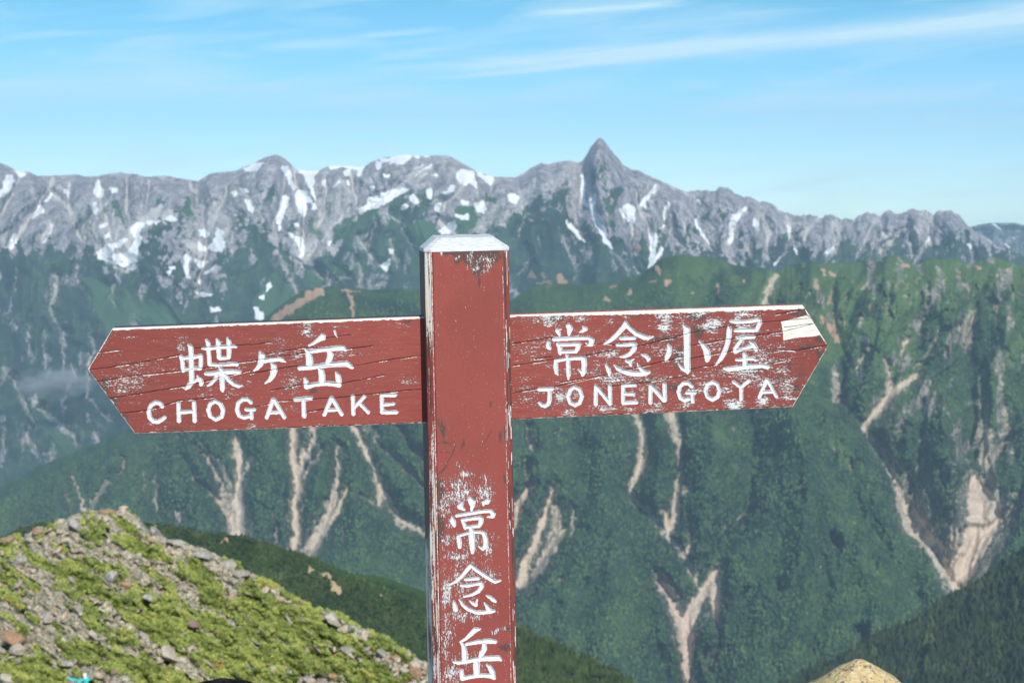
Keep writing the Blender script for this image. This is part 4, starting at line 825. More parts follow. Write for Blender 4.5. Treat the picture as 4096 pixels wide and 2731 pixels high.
# ---- the boulders one can single out on the knoll
def knoll_at(x, y):
    """the point of the knoll seen at photo pixel x, y"""
    d = np.hypot(L_kn['px'] - x, L_kn['py'] - y)
    i = np.unravel_index(np.argmin(d), d.shape)
    return L_kn['P'][i]
mats_b = {
 'grey': rock_mat('grey_boulder', (0.22, 0.21, 0.19), (0.54, 0.51, 0.45), (0.45, 0.36, 0.28), (0.38, 0.40, 0.30), .8, .35),
 'pale': rock_mat('pale_boulder', (0.34, 0.31, 0.26), (0.62, 0.58, 0.50), (0.55, 0.44, 0.30), (0.48, 0.48, 0.36), .8, .3),
 'orange': rock_mat('orange_boulder', (0.26, 0.18, 0.13), (0.50, 0.34, 0.24), (0.48, 0.26, 0.15), (0.42, 0.38, 0.26), .8, .45),
 'red': rock_mat('red_boulder', (0.18, 0.10, 0.08), (0.34, 0.19, 0.14), (0.30, 0.28, 0.24), (0.32, 0.22, 0.18), .8, .3)}
BOULD = [ # crop frame, centre, width, height, lean, colour, label
 (J_, 355, 692, 176, 70, -.12, 'grey', 'long grey slab jutting out from the crest over a black shadow, right of the knoll'),
 (J_, 240, 615, 150, 90, .15, 'grey', 'blocky orange-grey boulder on the crest just above the jutting slab'),
 (J_, 1070, 1050, 210, 74, .62, 'pale', 'cream coloured outcrop slab on the green skyline edge of the knoll'),
 (J_, 1235, 1135, 130, 80, .6, 'grey', 'brownish boulder at the lower end of the cream outcrop slab'),
 (J_, 1220, 1330, 200, 84, .6, 'grey', 'grey slab half buried in dwarf pine below the cream outcrop'),
 (J_, 1575, 1365, 120, 60, .15, 'orange', 'flat orange boulder low on the knoll, left of the signpost foot'),
 (J_, 1475, 1330, 140, 50, .65, 'grey', 'thin grey slab leaning just left of the flat orange boulder'),
 (J_, 838, 918, 80, 22, .55, 'orange', 'small flat reddish stone set in the green skyline of the knoll'),
 (J_, 1760, 1395, 110, 34, .5, 'pale', 'low pale stone at the right foot of the knoll beside the post'),
 (J_, 1740, 1490, 150, 70, .4, 'orange', 'tan boulder at the right foot of the knoll near the picture bottom'),
 (J_, 880, 1545, 130, 60, .3, 'grey', 'whitish boulder low on the knoll right of the dark rounded rock'),
 (J_, 1080, 1520, 110, 60, .3, 'orange', 'pinkish boulder low on the knoll, near the bottom edge in the middle of the pine'),
 (J_, 265, 1095, 110, 40, .5, 'grey', 'pale grey stone in the pine down the slope from the jutting slab'),
 (J_, 715, 1055, 90, 34, .9, 'grey', 'narrow grey stone standing out of the pine near the green skyline'),
 (I_, 1570, 1095, 100, 74, .5, 'red', 'rust brown boulder sitting alone in the bright green dwarf pine'),
 (I_, 915, 710, 110, 130, -.1, 'grey', 'tall grey pointed boulder standing in the middle of the knoll'),
 (I_, 1015, 775, 100, 74, .2, 'orange', 'smooth tan boulder touching the tall grey pointed one'),
 (I_, 840, 975, 60, 50, 0, 'pale', 'small pale greenish boulder at the top of the lower rock rib'),
 (I_, 475, 1305, 56, 52, 0, 'pale', 'small whitish pink stone above the green bush in the bottom left'),
 (I_, 760, 1180, 130, 60, .6, 'pale', 'whitish boulder in the rock rib above the red flowered plants'),
 (I_, 190, 590, 110, 90, -.3, 'grey', 'grey boulder with a dark cleft on the far left of the knoll'),
 (I_, 80, 415, 170, 44, -.25, 'orange', 'long tilted slab at the left end of the crest with shadow below'),
 (I_, 310, 345, 100, 70, .1, 'orange', 'rounded tan boulder on the left crest between two shrubs'),
 (I_, 620, 300, 140, 84, .3, 'grey', 'big greenish grey boulder below the left part of the summit'),
 (I_, 980, 185, 46, 44, 0, 'pale', 'small pale block perched on the very top of the knoll'),
 (I_, 860, 190, 160, 30, .1, 'orange', 'flat tan slab lying along the summit of the knoll'),
 (I_, 1232, 360, 50, 110, .05, 'grey', 'upright grey stone standing like a cairn on the crest'),
 (I_, 1420, 440, 160, 60, .3, 'grey', 'broad grey boulder on the crest right of the upright stone'),
 (I_, 1640, 540, 150, 80, .3, 'grey', 'cracked grey outcrop on the crest with a dark slit'),
 (I_, 1210, 885, 120, 60, .2, 'grey', 'grey stone at the upper edge of the big pine carpet'),
 (I_, 160, 1290, 130, 120, .2, 'grey', 'grey boulder beside the orange one in the bottom left'),
 (I_, 110, 1215, 200, 130, .3, 'orange', 'large orange lichened boulder near the left edge'),
 (I_, 1550, 1290, 90, 90, .4, 'pale', 'pale boulder ringed by green pine right of the rock rib'),
 (I_, 1180, 1200, 170, 70, .7, 'grey', 'pinkish grey slab at the middle of the lower rock rib'),
 (I_, 1370, 1340, 200, 110, .6, 'pale', 'large tan slab toward the lower end of the rock rib'),
 (I_, 1000, 1530, 120, 60, 0, 'pale', 'cream boulder at the bottom edge right of the white stake'),
 (I_, 560, 1410, 110, 50, 0, 'grey', 'grey boulder with an orange foot above the white stake'),
 (I_, 70, 1530, 150, 80, .2, 'pale', 'pale green rock in the bottom left corner of the picture'),
 (I_, 930, 1475, 50, 60, .5, 'red', 'small reddish stone above the cream boulder at the bottom edge'),
 (I_, 1885, 1085, 90, 30, .5, 'grey', 'bluish grey stone in the pine upslope from the rust brown boulder'),
 (I_, 400, 1040, 120, 90, .9, 'grey', 'dark streaked boulder leaning in the left rock field')]
for fr, cx, cy, bw, bh, lean, colr, lab in BOULD:
    (x, y), = fr((cx, cy))
    p = knoll_at(x, y)
    s = p[1] / F / 2.008
    v, f = rock_shape(r1, 2, 16, .5, .82)
    v = v / np.abs(v).max(0)
    dims = np.array([bw * s * .5, (bw + bh) * s * .32, bh * s * .5]) * 1.0
    v = v * dims
    c, q = math.cos(-lean), math.sin(-lean)
    v = np.stack([v[:, 0] * c - v[:, 2] * q, v[:, 1], v[:, 0] * q + v[:, 2] * c], -1)
    v = v + (rng.random(v.shape) - .5) * .035 * min(bw, bh) * s
    o = raw_mesh('boulder', v, [f], mats_b[colr], False, {'tint': np.full(len(v), rng.random())})
    o.location = (p[0], p[1] - dims[1] * .55, (HY - y) / F * (p[1] - dims[1] * .55))
    tag(o, lab, 'boulder')

# ---- white stake with turquoise tape
def simple_mat(name, col, rough=.8, var=.15, unit=.05, spec=.2):
    k = NT(name, rough, spec)
    n = k.noise(k.coord((1 / unit,) * 3), 1, 5, .6)
    return k.out(k.mix(n, tuple(c * (1 - var) for c in col), tuple(min(1, c * (1 + var)) for c in col)))
def bar(name, a, b, r0_, r1_, mat, sides=10, parent=None, rings=8, wob=.0):
    a = np.array(a, float); b = np.array(b, float); d = b - a; L = np.linalg.norm(d); d /= L
    u = np.cross(d, (0.3, 1, .2)); u /= np.linalg.norm(u); w_ = np.cross(d, u)
    V = []
    for i in range(rings):
        t = i / (rings - 1); r = r0_ + (r1_ - r0_) * t
        for j in range(sides):
            an = 2 * math.pi * j / sides
            V.append(a + d * L * t + (u * math.cos(an) + w_ * math.sin(an)) * r * (1 + wob * (rng.random() - .5)))
    V += [a, b]
    quads = [(i * sides + j, i * sides + (j + 1) % sides, (i + 1) * sides + (j + 1) % sides, (i + 1) * sides + j) for i in range(rings - 1) for j in range(sides)]
    tri = [((j + 1) % sides, j, rings * sides) for j in range(sides)] + [((rings - 1) * sides + j, (rings - 1) * sides + (j + 1) % sides, rings * sides + 1) for j in range(sides)]
    return raw_mesh(name, np.array(V), [np.array(quads), np.array(tri)], mat, True, parent=parent)
sp = knoll_at(348, 2715)
ps = float(sp[1] - .8); pxm = ps / F
def at(x, y, Y): return np.array([(x - CX) / F * Y, Y, (HY - y) / F * Y])
stake = bpy.data.objects.new('trail_stake', None); COL.objects.link(stake)
stake.location = at(350, 2775, ps)
tag(stake, 'white wooden stake tied with turquoise tape among plants in the bottom left corner', 'stake')
base = np.array(stake.location)
bar('stake_post', at(354, 2790, ps) - base, at(338, 2690, ps) - base, 9.5 * pxm, 7.5 * pxm, simple_mat('white_paint_stake', (.72, .70, .66)), parent=stake, wob=.2)
mt = simple_mat('turquoise_tape', (.03, .62, .66), .5)
bar('tape', at(350, 2724, ps) - base, at(344, 2709, ps) - base, 12.5 * pxm, 12 * pxm, mt, parent=stake, wob=.15)
tail = []
for i in range(9):
    t = i / 8
    for s_ in (-1, 1):
        q = at(335 - 66 * t, 2716 + 5 * math.sin(t * 5) + s_ * (5.5 - 2 * t), ps - .02 - .05 * math.sin(t * 7)) - base
        tail.append(q)
tail = np.array(tail); back_ = tail + np.array([0, .012, 0])
V = np.concatenate([tail, back_]); q1 = [(2 * i, 2 * i + 1, 2 * i + 3, 2 * i + 2) for i in range(8)]; q2 = [(18 + a_, 18 + d_, 18 + c_, 18 + b_) for a_, b_, c_, d_ in q1]
raw_mesh('tape_tail', V, [np.array(q1 + q2)], mt, True, parent=stake)

# ------------------------------------------------------------------ the summit underfoot (below the frame) and two near rocks
xs = np.concatenate([-np.geomspace(90, 0.4, 60), np.linspace(-.35, .35, 4), np.geomspace(.4, 90, 60)])
ys = np.concatenate([np.linspace(-40, -2, 30), np.linspace(-1.8, 9, 90), np.geomspace(9.3, 70, 50)])
GX, GY = np.meshgrid(xs, ys)
GZ = -1.36 - np.clip(GY - 3.6, 0, None) * .42 + (fbm(GX / 1.2, GY / 1.2, 4, 3) - .5) * .22 - np.abs(GX) * .05
mat_ground = rock_mat('summit_gravel', (0.14, 0.13, 0.12), (0.40, 0.37, 0.33), (0.42, 0.33, 0.24), (0.34, 0.36, 0.26), .25, .35)
g = raw_mesh('summit_ground', np.stack([GX, GY, GZ], -1).reshape(-1, 3), [grid_quads(*GX.shape)[:, ::-1]], mat_ground, True, {'tint': np.full(GX.size, .5)})
tag(g, kind='structure')
def near_rock(name, x, ytop, Y, width, depth, mat, lab, prof, seed):
    r = np.random.default_rng(seed)
    v, f = ico(4)
    top = (HY - ytop) / F * Y; bot_ = -1.36 - max(0, Y - 3.6) * .42 - .2; H = top - bot_
    z = v[:, 2]; ang = np.arctan2(v[:, 1], v[:, 0])
    h01 = (z + 1) / 2
    rad = np.interp(h01, [0, .15, .5, .8, .93, 1], prof)
    hor = np.stack([np.cos(ang), np.sin(ang)], -1) * rad[:, None]
    hor[np.hypot(v[:, 0], v[:, 1]) < 1e-6] = 0
    w = np.stack([hor[:, 0] * width, hor[:, 1] * depth, h01 * H], -1)
    nn = fbm(w[:, 0] * 9 + 5, w[:, 2] * 9 + w[:, 1] * 7, 5, seed, .6) - .5
    w[:, :2] += v[:, :2] * nn[:, None] * .30 * width
    w[:, 2] += (fbm(w[:, 0] * 14, w[:, 1] * 14, 4, seed + 1) - .5) * .022
    o = raw_mesh(name, w, [f], mat, True, {'tint': np.full(len(w), .5)})
    c = at(x, ytop, Y)
    o.location = (c[0], c[1], bot_ - (w[:, 2].max() - H))
    return tag(o, lab, 'rock')
def lichen_mat():
    k = NT('yellow_lichen_rock', .9, .1)
    c = k.coord((1, 1, 1))
    n1 = k.noise(c, 22, 5, .6); n2 = k.noise(c, 60, 4, .65); n3 = k.noise(c, 90, 4, .65)
    col = k.mix(k.ss(n2, .4, .6), (0.80, 0.58, 0.28), (0.92, 0.74, 0.42))
    col = k.mix(k.ss(n1, .56, .66), col, (0.66, 0.36, 0.17))
    col = k.mix(k.ss(k.math('ADD', k.math('MULTIPLY', n3, .7), k.math('MULTIPLY', n1, .3)), .535, .60), col, (0.20, 0.19, 0.18))
    col = k.mix(k.math('MULTIPLY', k.ss(k.noise(c, 35, 3, .5), .64, .7), .7), col, (0.42, 0.45, 0.12))
    k.bump(k.math('ADD', n2, n3), .9, .02)
    return k.out(col)
def dark_mat():
    k = NT('black_lichen_rock', .95, .05)
    c = k.coord((1, 1, 1))
    n1 = k.noise(c, 40, 5, .7); n2 = k.noise(c, 120, 3, .6)
    col = k.mix(k.ss(n1, .4, .62), (0.006, 0.006, 0.008), (0.035, 0.028, 0.035))
    k.bump(k.math('ADD', n1, n2), .9, .012)
    return k.out(col)
near_rock('lichened_rock', 3436, 2637, 4.6, .25, .27, lichen_mat(), 'rock covered in yellow lichen poking up at the bottom edge, right of the post', [.9, 1.05, .98, .82, .34, .04], 4)
near_rock('dark_rock', 885, 2711, 4.2, .20, .22, dark_mat(), 'rounded black rock rising just into the bottom edge left of the post', [.9, 1.05, 1.0, .86, .62, .02], 9)

# scattered stones on the summit around the foot of the post (below the frame)
m = 420
sx_ = rng.uniform(-4, 4, m); sy_ = rng.uniform(.6, 6, m)
keep = np.hypot(sx_ + .06, sy_ - 2.26) > .3
sx_, sy_ = sx_[keep], sy_[keep]; m = len(sx_)
gz = -1.36 - np.clip(sy_ - 3.6, 0, None) * .42 - np.abs(sx_) * .05
ss_ = rng.uniform(.03, .12, m)
tag(scatter('gravel', rocks, np.stack([sx_, sy_, gz], -1), rand_rot(rng, m, .8), ss_, mat_ground, rng.random(m)), 'loose grey stones on the summit ground below the signpost', 'gravel', kind='stuff')
# ------------------------------------------------------------------ the signpost
TURN = math.radians(7.3)
ex = Vector((math.cos(TURN), math.sin(TURN), 0)); ey = Vector((-math.sin(TURN), math.cos(TURN), 0)); ez = Vector((0, 0, 1))
RO = math.radians(1.17)
ex, ez = (ex * math.cos(RO) + ez * math.sin(RO)), (ez * math.cos(RO) - ex * math.sin(RO))
EX, EY, EZ = (np.array(v) for v in (ex, ey, ez))
O_ = np.array([(1870 - CX) / F * 2.2, 2.2, (HY - 1000) / F * 2.2])
def loc(pts, yp=0.0):
    """photo pixels -> metres on the plane yp behind the front face of the post"""
    r = []
    for p in pts:
        d = np.array([(p[0] - CX) / F, 1, (HY - p[1]) / F])
        t = (yp + O_ @ EY) / (d @ EY)
        q = t * d - O_
        r.append((q @ EX, q @ EZ) + ((p[2] * t / F,) if len(p) > 2 else ()))
    return r
GROUND_LOCAL = -1.50 - O_[2]
sign = bpy.data.objects.new('signpost', None); COL.objects.link(sign)
base_l = np.array([0, .059, GROUND_LOCAL])
basew = O_ + EX * base_l[0] + EY * base_l[1] + EZ * base_l[2]
M = Matrix((tuple(EX), tuple(EY), tuple(EZ))).transposed().to_4x4()
M.translation = Vector(basew)
sign.matrix_world = M
tag(sign, 'weathered red wooden signpost with a white cap and two arrow boards pointing left and right', 'signpost')
def L2(V):                                 # sign-local metres relative to the empty
    return np.asarray(V) - base_l

g1 = crop(700, 1340, 6.533); g2 = crop(1000, 1320, 5.47); g3 = crop(2170, 1280, 6.274); g4 = crop(2400, 1270, 6.272); g5 = crop(2640, 1260, 6.031); g6 = crop(2850, 1260, 6.533)
p1 = crop(1780, 1980, 6.272); p2 = crop(1780, 2240, 6.533); p3 = crop(1790, 2490, 6.507)
l1 = crop(560, 1540, 4.355); l2 = crop(1060, 1540, 4.055); l3 = crop(2120, 1490, 4.523); l4 = crop(2600, 1490, 4.276)
def S(f, *strokes): return [f(*s) for s in strokes]
LEFT_CHARS = S(g1, [(160,560,80),(200,720,95),(215,920,95)], [(200,610,70),(440,580,85),(600,555,85),(690,540,80)], [(680,540,90),(680,700,95),(668,860,80)], [(210,900,95),(430,870,80),(640,860,90)],
 [(345,255,36),(410,310,110),(425,500,120),(430,900,120),(435,1180,120),(430,1240,100)], [(430,1220,110),(360,1330,120),(280,1400,60),(215,1370,30)], [(480,1230,60),(600,1150,80)], [(585,1065,30),(640,1150,110),(695,1240,110),(680,1290,80)],
 [(820,130,60),(870,210,100),(880,400,100),(895,600,95),(905,740,95)], [(905,760,90),(1100,785,80),(1300,765,80),(1550,750,90),(1620,765,85)], [(1095,115,50),(1135,190,110),(1145,400,110),(1155,580,105)], [(1375,85,50),(1410,170,115),(1415,400,110),(1402,580,95)],
 [(1160,600,76),(1400,590,76)], [(720,345,50),(850,350,90),(1150,315,85),(1400,295,85),(1540,285,75),(1600,315,44)], [(800,1010,70),(950,1010,95),(1200,970,110),(1500,950,105),(1680,965,100)], [(1160,850,40),(1205,900,100),(1230,1000,130),(1235,1200,120),(1240,1400,115),(1245,1460,50)],
 [(1090,1060,105),(1040,1160,85),(950,1260,76),(860,1320,40)], [(1310,1050,105),(1400,1170,95),(1530,1280,95),(1660,1330,90),(1750,1315,30)]) \
 + S(g2, [(225,490,56),(260,560,130),(258,650,125),(230,740,115),(160,830,80),(85,885,26)], [(260,680,85),(450,650,86),(650,630,86),(700,648,84),(775,690,28)], [(480,730,46),(520,800,120),(525,900,130),(500,990,115),(440,1080,80),(335,1160,24)],
 [(1590,130,120),(1500,210,95),(1400,280,60),(1300,330,44)], [(1620,180,70),(1560,200,60)], [(1330,470,72),(1600,425,85),(1850,400,95),(2030,385,100),(2095,430,60)], [(1215,415,44),(1270,480,95),(1298,600,135),(1310,790,140)],
 [(1090,830,86),(1300,815,95),(1600,770,95),(1900,745,105),(2120,735,125),(2200,790,86),(2240,820,46)], [(1740,470,105),(1762,540,122),(1740,620,116),(1700,720,105)], [(1200,1060,50),(1225,1120,95),(1230,1240,80)],
 [(1510,840,50),(1560,900,110),(1575,1010,130),(1575,1140,130)], [(1890,930,46),(1930,1000,105),(1942,1120,118),(1950,1210,80)], [(1240,1235,110),(1400,1190,86),(1600,1165,84),(1800,1170,86),(1950,1200,96)], [(1850,20,36),(1870,90,36),(1905,150,10)])
RIGHT_CHARS = S(g3, [(380,270,100),(410,330,90),(430,380,40)], [(370,250,70),(470,225,20)], [(665,150,140),(690,210,140),(670,300,100),(660,375,40)], [(1020,170,40),(1075,220,106),(1010,270,70),(930,300,20)], [(290,480,86),(600,470,86),(900,450,86),(1170,445,86),(1240,500,125),(1220,600,110),(1150,620,60),(1085,580,16)],
 [(150,540,66),(140,620,108),(160,680,100),(190,720,46)], [(390,600,80),(440,700,106),(440,840,70)], [(450,620,66),(700,610,76),(900,600,86)], [(910,610,105),(880,720,105),(840,785,76)], [(450,800,66),(650,790,66),(840,790,72)], [(615,880,66),(640,960,95),(650,1200,96),(655,1380,86),(650,1490,16)],
 [(330,1020,74),(600,970,76),(900,950,80),(1020,950,86)], [(335,1020,90),(335,1200,102),(350,1320,76),(390,1375,20)], [(1035,965,120),(1050,1100,122),(1040,1300,106),(1010,1370,70)], [(990,1300,90),(900,1235,20)]) \
 + S(g4, [(640,135,96),(600,230,126),(450,400,106),(280,560,90),(110,658,36)], [(650,160,96),(730,260,96),(900,400,106),(1100,490,112),(1200,510,90),(1345,475,16)], [(525,525,76),(700,515,76),(870,515,76)], [(430,690,66),(600,690,84),(850,660,86),(880,680,105),(850,800,116),(740,920,96),(620,970,76),(505,982,26)],
 [(160,1185,50),(205,1280,106),(230,1370,96),(232,1440,44)], [(355,1190,26),(450,1280,96),(600,1350,106),(800,1400,116),(1000,1410,116),(1150,1390,120),(1235,1370,70)], [(1090,1350,120),(1000,1260,80),(935,1150,18)], [(665,1085,66),(745,1120,86),(775,1190,50)], [(745,1100,70),(855,1040,16)], [(1040,925,26),(1150,960,95),(1220,1030,96),(1205,1080,50)]) \
 + S(g5, [(570,240,40),(650,350,150),(650,450,155),(655,800,142),(655,1150,148),(670,1330,130),(665,1405,40)], [(650,1340,105),(540,1290,76),(435,1175,18)], [(200,710,36),(230,800,105),(210,930,118),(165,1030,96),(140,1085,44)], [(955,630,40),(1060,740,105),(1130,870,150),(1150,1000,152),(1140,1080,100)]) \
 + S(g6, [(470,165,50),(700,175,86),(1000,160,96),(1180,115,96),(1235,135,106),(1230,220,110),(1185,320,112),(1150,390,90)], [(590,405,60),(800,395,95),(1100,390,95)], [(425,290,60),(440,380,125),(430,560,128),(380,780,118),(310,980,116),(220,1140,96),(95,1300,40)], [(640,580,66),(850,575,86),(1080,568,84)],
 [(760,630,76),(680,740,86),(605,860,105),(600,920,116)], [(600,950,116),(720,900,86),(900,850,80),(1050,805,90)], [(965,695,40),(1070,760,106),(1135,850,105),(1150,915,66)], [(620,1165,50),(750,1165,76),(950,1130,76),(1080,1140,76),(1150,1185,24)], [(840,1000,90),(850,1050,118),(850,1300,118)], [(310,1390,60),(420,1410,116),(700,1370,106),(1000,1340,106),(1300,1320,106),(1440,1350,106)])
POST_CHARS = S(p1, [(640,110,130),(680,170,165),(690,260,105),(668,375,40)], [(430,180,40),(385,280,140),(480,360,50)], [(960,180,60),(1060,155,120),(1090,130,90)], [(970,190,60),(965,245,40)], [(290,510,64),(600,460,76),(900,410,76),(1150,390,86),(1215,470,106),(1200,530,80),(1060,545,20)], [(185,530,40),(200,650,126),(235,760,70)],
 [(440,620,66),(490,740,86),(510,820,72)], [(440,620,76),(650,590,66),(880,560,86)], [(910,590,106),(900,680,106),(860,770,76)], [(510,800,66),(860,770,66)], [(650,820,86),(670,900,116),(680,1100,136),(690,1300,120),(690,1440,60)], [(345,1020,76),(360,1150,106),(370,1290,80)], [(360,1010,56),(600,945,56)],
 [(740,920,56),(850,925,56),(960,930,76)], [(980,960,96),(1025,1100,110),(1020,1260,110),(950,1345,76),(850,1285,26)]) \
 + S(p2, [(660,135,76),(600,220,106),(450,400,86),(300,540,70),(115,640,24)], [(670,125,66),(800,240,86),(1000,370,96),(1200,500,96),(1310,560,76),(1455,530,26)], [(540,500,56),(700,485,68),(890,470,64)], [(430,655,56),(600,660,68),(850,610,68),(960,600,86),(965,680,106),(880,800,96),(720,890,66),(490,950,26)], [(235,1060,40),(262,1180,106),(278,1280,112)],
 [(378,1025,40),(470,1160,76),(600,1270,86),(800,1350,86),(1000,1360,86),(1150,1340,96),(1285,1320,60)], [(1150,1290,130),(1100,1200,80),(1025,1100,20)], [(645,1048,16),(740,1120,90),(810,1170,70),(842,1020,20)], [(1080,915,26),(1190,970,96),(1280,1040,96),(1325,1080,40)]) \
 + S(p3, [(840,155,50),(720,180,126),(600,300,106),(460,420,66),(340,490,40)], [(500,550,66),(800,490,96),(1100,470,106),(1245,485,90)], [(350,485,50),(420,600,96),(450,750,128),(450,970,118)], [(150,1020,26),(280,1040,76),(500,1000,86),(700,960,86),(900,930,106),(1150,920,126),(1330,910,120),(1395,965,46)], [(960,560,106),(960,680,126),(900,780,126),(860,880,96)],
 [(740,950,96),(750,1100,146),(760,1340,146)], [(380,1225,60),(370,1300,96),(390,1420,106)], [(385,1440,106),(600,1400,86),(850,1360,86),(1100,1370,106),(1215,1430,80)], [(1010,1085,26),(1110,1160,110),(1170,1280,126),(1195,1390,106)])
LEFT_LATIN = S(l1, [(385,365,64),(345,310,64),(270,300,64),(190,350,68),(152,450,68),(170,560,68),(230,625,68),(310,635,68),(380,600,64),(430,560,56)], [(670,315,62),(680,620,68)], [(940,300,62),(955,620,68)], [(690,470,58),(940,455,58)],
 [(1310,280,58),(1400,325,62),(1448,430,64),(1430,540,64),(1320,598,60),(1225,540,60),(1190,430,64),(1222,325,62),(1310,280,58)], [(1930,300,56),(1880,250,58),(1790,245,58),(1712,310,62),(1690,430,62),(1730,530,62),(1810,565,58),(1900,540,56)], [(1850,425,50),(2000,425,50)], [(1940,440,52),(1948,575,56)]) \
 + S(l2, [(130,240,66),(30,520,58)], [(150,240,58),(315,520,56)], [(90,447,42),(260,437,42)], [(490,235,58),(745,212,58)], [(625,240,56),(635,500,64)], [(1080,205,64),(965,475,56)], [(1085,205,58),(1245,470,54)], [(1010,402,46),(1200,397,46)], [(1425,180,56),(1435,465,58)], [(1612,185,54),(1460,350,54)], [(1530,290,56),(1678,440,54)],
 [(1895,165,56),(1900,430,56)], [(1900,165,52),(2112,160,54)], [(1910,320,46),(2085,303,48)], [(1900,437,56),(2130,437,58)])
RIGHT_LATIN = S(l3, [(168,300,62),(405,290,58)], [(355,300,62),(355,500,68),(330,570,64),(270,602,62),(210,588,58),(172,545,54)], [(810,262,58),(900,305,62),(942,430,62),(900,545,62),(820,588,62),(730,545,62),(690,430,62),(732,310,62),(810,262,58)], [(1195,250,62),(1190,565,66)], [(1205,260,64),(1452,560,68)], [(1445,240,62),(1455,555,62)],
 [(1685,245,62),(1685,545,62)], [(1690,235,54),(1905,228,56)], [(1700,387,52),(1870,387,50)], [(1690,545,58),(1930,540,58)], [(2182,240,62),(2178,540,62)]) \
 + S(l4, [(20,230,62),(240,470,66)], [(250,200,62),(255,470,62)], [(715,235,58),(660,180,58),(580,175,62),(510,240,62),(490,330,62),(520,430,62),(590,470,62),(670,450,56)], [(630,345,48),(770,345,48)], [(725,360,52),(730,495,50)],
 [(1070,158,58),(1150,195,58),(1190,310,58),(1160,412,58),(1070,462,58),(980,412,58),(950,310,58),(985,200,58),(1070,158,58)], [(1425,155,46),(1560,250,58)], [(1690,135,56),(1560,250,58)], [(1560,250,58),(1560,450,58)], [(2000,120,52),(1870,420,52)], [(2010,120,52),(2160,400,56)], [(1920,332,46),(2120,327,46)])
K_ = crop(300, 1200, 2.703); LL = crop(1000, 1200, 2.703); N_ = crop(2050, 1200, 2.703); O2 = crop(2700, 1180, 2.703); M_ = crop(1600, 880, 3.734); Q_ = crop(1650, 1900, 1.8867); R_ = crop(1650, 1600, 3.4844)
CR_L = [K_((240,568,2),(480,538,1)), K_((130,760,4),(400,722,3),(760,665,3),(1130,595,3)), K_((1280,520,3),(1500,505,3),(1892,480,3)), K_((205,885,5),(600,825,4),(1150,765,3),(1500,720,3),(1892,660,3)), K_((330,1070,5),(700,1010,5),(1180,930,4),(1892,765,3)), K_((455,1228,4),(800,1190,3),(1110,1090,4),(1500,1050,2)),
 LL((0,490,3),(230,450,2)), LL((0,795,6),(300,745,6),(510,712,5),(1110,715,4),(1450,655,5),(1850,600,6)), LL((100,590,3),(590,515,3),(1050,532,3),(1330,495,2)), LL((0,662,3),(600,568,2)), LL((230,975,3),(580,910,3),(1000,900,3),(1450,812,2)), LL((0,1170,4),(310,1092,4),(900,1060,4),(1450,1000,4),(1850,962,4)), LL((600,1212,2),(800,1180,2)), LL((820,415,3),(1080,377,2))]
CR_R = [N_((0,475,4),(430,405,4)), N_((0,712,5),(450,640,4),(800,600,3),(1100,540,2)), N_((0,1005,4),(280,955,4)), N_((460,935,3),(1000,810,5),(1400,720,4),(1892,600,4)), N_((780,490,3),(1000,470,3),(1280,520,3),(1892,372,3)), N_((1000,940,2),(1500,880,2),(1892,820,2)), N_((240,640,2),(430,612,2)),
 N_((520,890,3),(800,840,3)), O2((0,440,4),(600,335,4),(940,295,4),(1480,250,3)), O2((165,550,3),(630,470,3),(1160,400,5),(1500,312,3)), O2((165,690,4),(630,600,4),(900,585,3),(1300,600,3),(1665,540,4)), O2((1080,215,3),(1415,150,4)), O2((160,800,3),(520,740,3)), O2((1020,745,2),(1200,705,2)), O2((940,640,2),(1180,590,2)), O2((1180,350,4),(1480,310,3))]
WEAR_L = [K_((600,400,110,50,.34)), K_((600,900,260,110,.42)), K_((1150,500,70,90,.55)), K_((1400,1000,170,60,.36)), K_((480,950,36,90,.5)), K_((880,1200,60,60,.4)), K_((1650,950,120,120,.35)), LL((620,310,80,90,.62)), LL((450,900,110,110,.52)), LL((880,1340,110,16,.5)), LL((250,450,160,50,.36)), LL((900,280,60,20,.5)), LL((1700,850,110,60,.36)), LL((280,560,160,60,.42)),
 LL((500,600,60,90,.42)), LL((1150,570,200,30,.3)), LL((30,1330,40,60,.45)), LL((470,1180,60,40,.4)), K_((380,400,60,40,.45)), K_((900,1350,160,60,.34)), K_((1200,1390,160,30,.4)), K_((720,720,220,60,.3)), K_((1300,700,60,60,.3)), K_((620,870,150,60,.36))]
WEAR_R = [N_((400,220,170,60,.6)), N_((750,210,60,50,.5)), N_((520,1060,90,90,.66)), N_((610,1210,70,50,.7)), N_((1010,1190,130,50,.62)), N_((1380,1000,110,80,.5)), N_((1660,230,90,110,.8)), N_((1220,170,60,50,.55)), N_((1090,580,110,60,.55)), N_((1100,850,180,50,.55)), N_((1560,1150,120,60,.6)), N_((1500,900,250,90,.42)), N_((900,760,60,60,.4)), N_((180,1080,90,60,.34)), N_((1060,230,50,60,.5)), N_((250,500,160,120,.3)), N_((660,1020,60,70,.4)), N_((1820,620,80,90,.5)),
 N_((1250,1190,100,30,.6)), N_((1650,570,260,60,.45)), O2((400,320,110,70,.72)), O2((250,230,160,60,.6)), O2((750,215,180,40,.78)), O2((750,330,110,40,.66)), O2((760,840,260,60,.55)), O2((650,1180,110,60,.86)), O2((950,1140,70,60,.9)), O2((1150,830,80,70,.76)), O2((330,970,140,100,.46)), O2((950,950,200,80,.42)), O2((1230,1000,60,120,.5)), O2((400,560,120,80,.45)), O2((100,1200,100,50,.55)), O2((900,600,260,60,.42)), O2((1200,1110,120,20,.6)), O2((200,880,200,30,.5)), O2((740,470,90,60,.5)), O2((60,320,60,140,.5)), O2((200,1020,60,60,.42)), O2((1000,700,220,60,.4)), O2((560,1000,120,60,.45))]
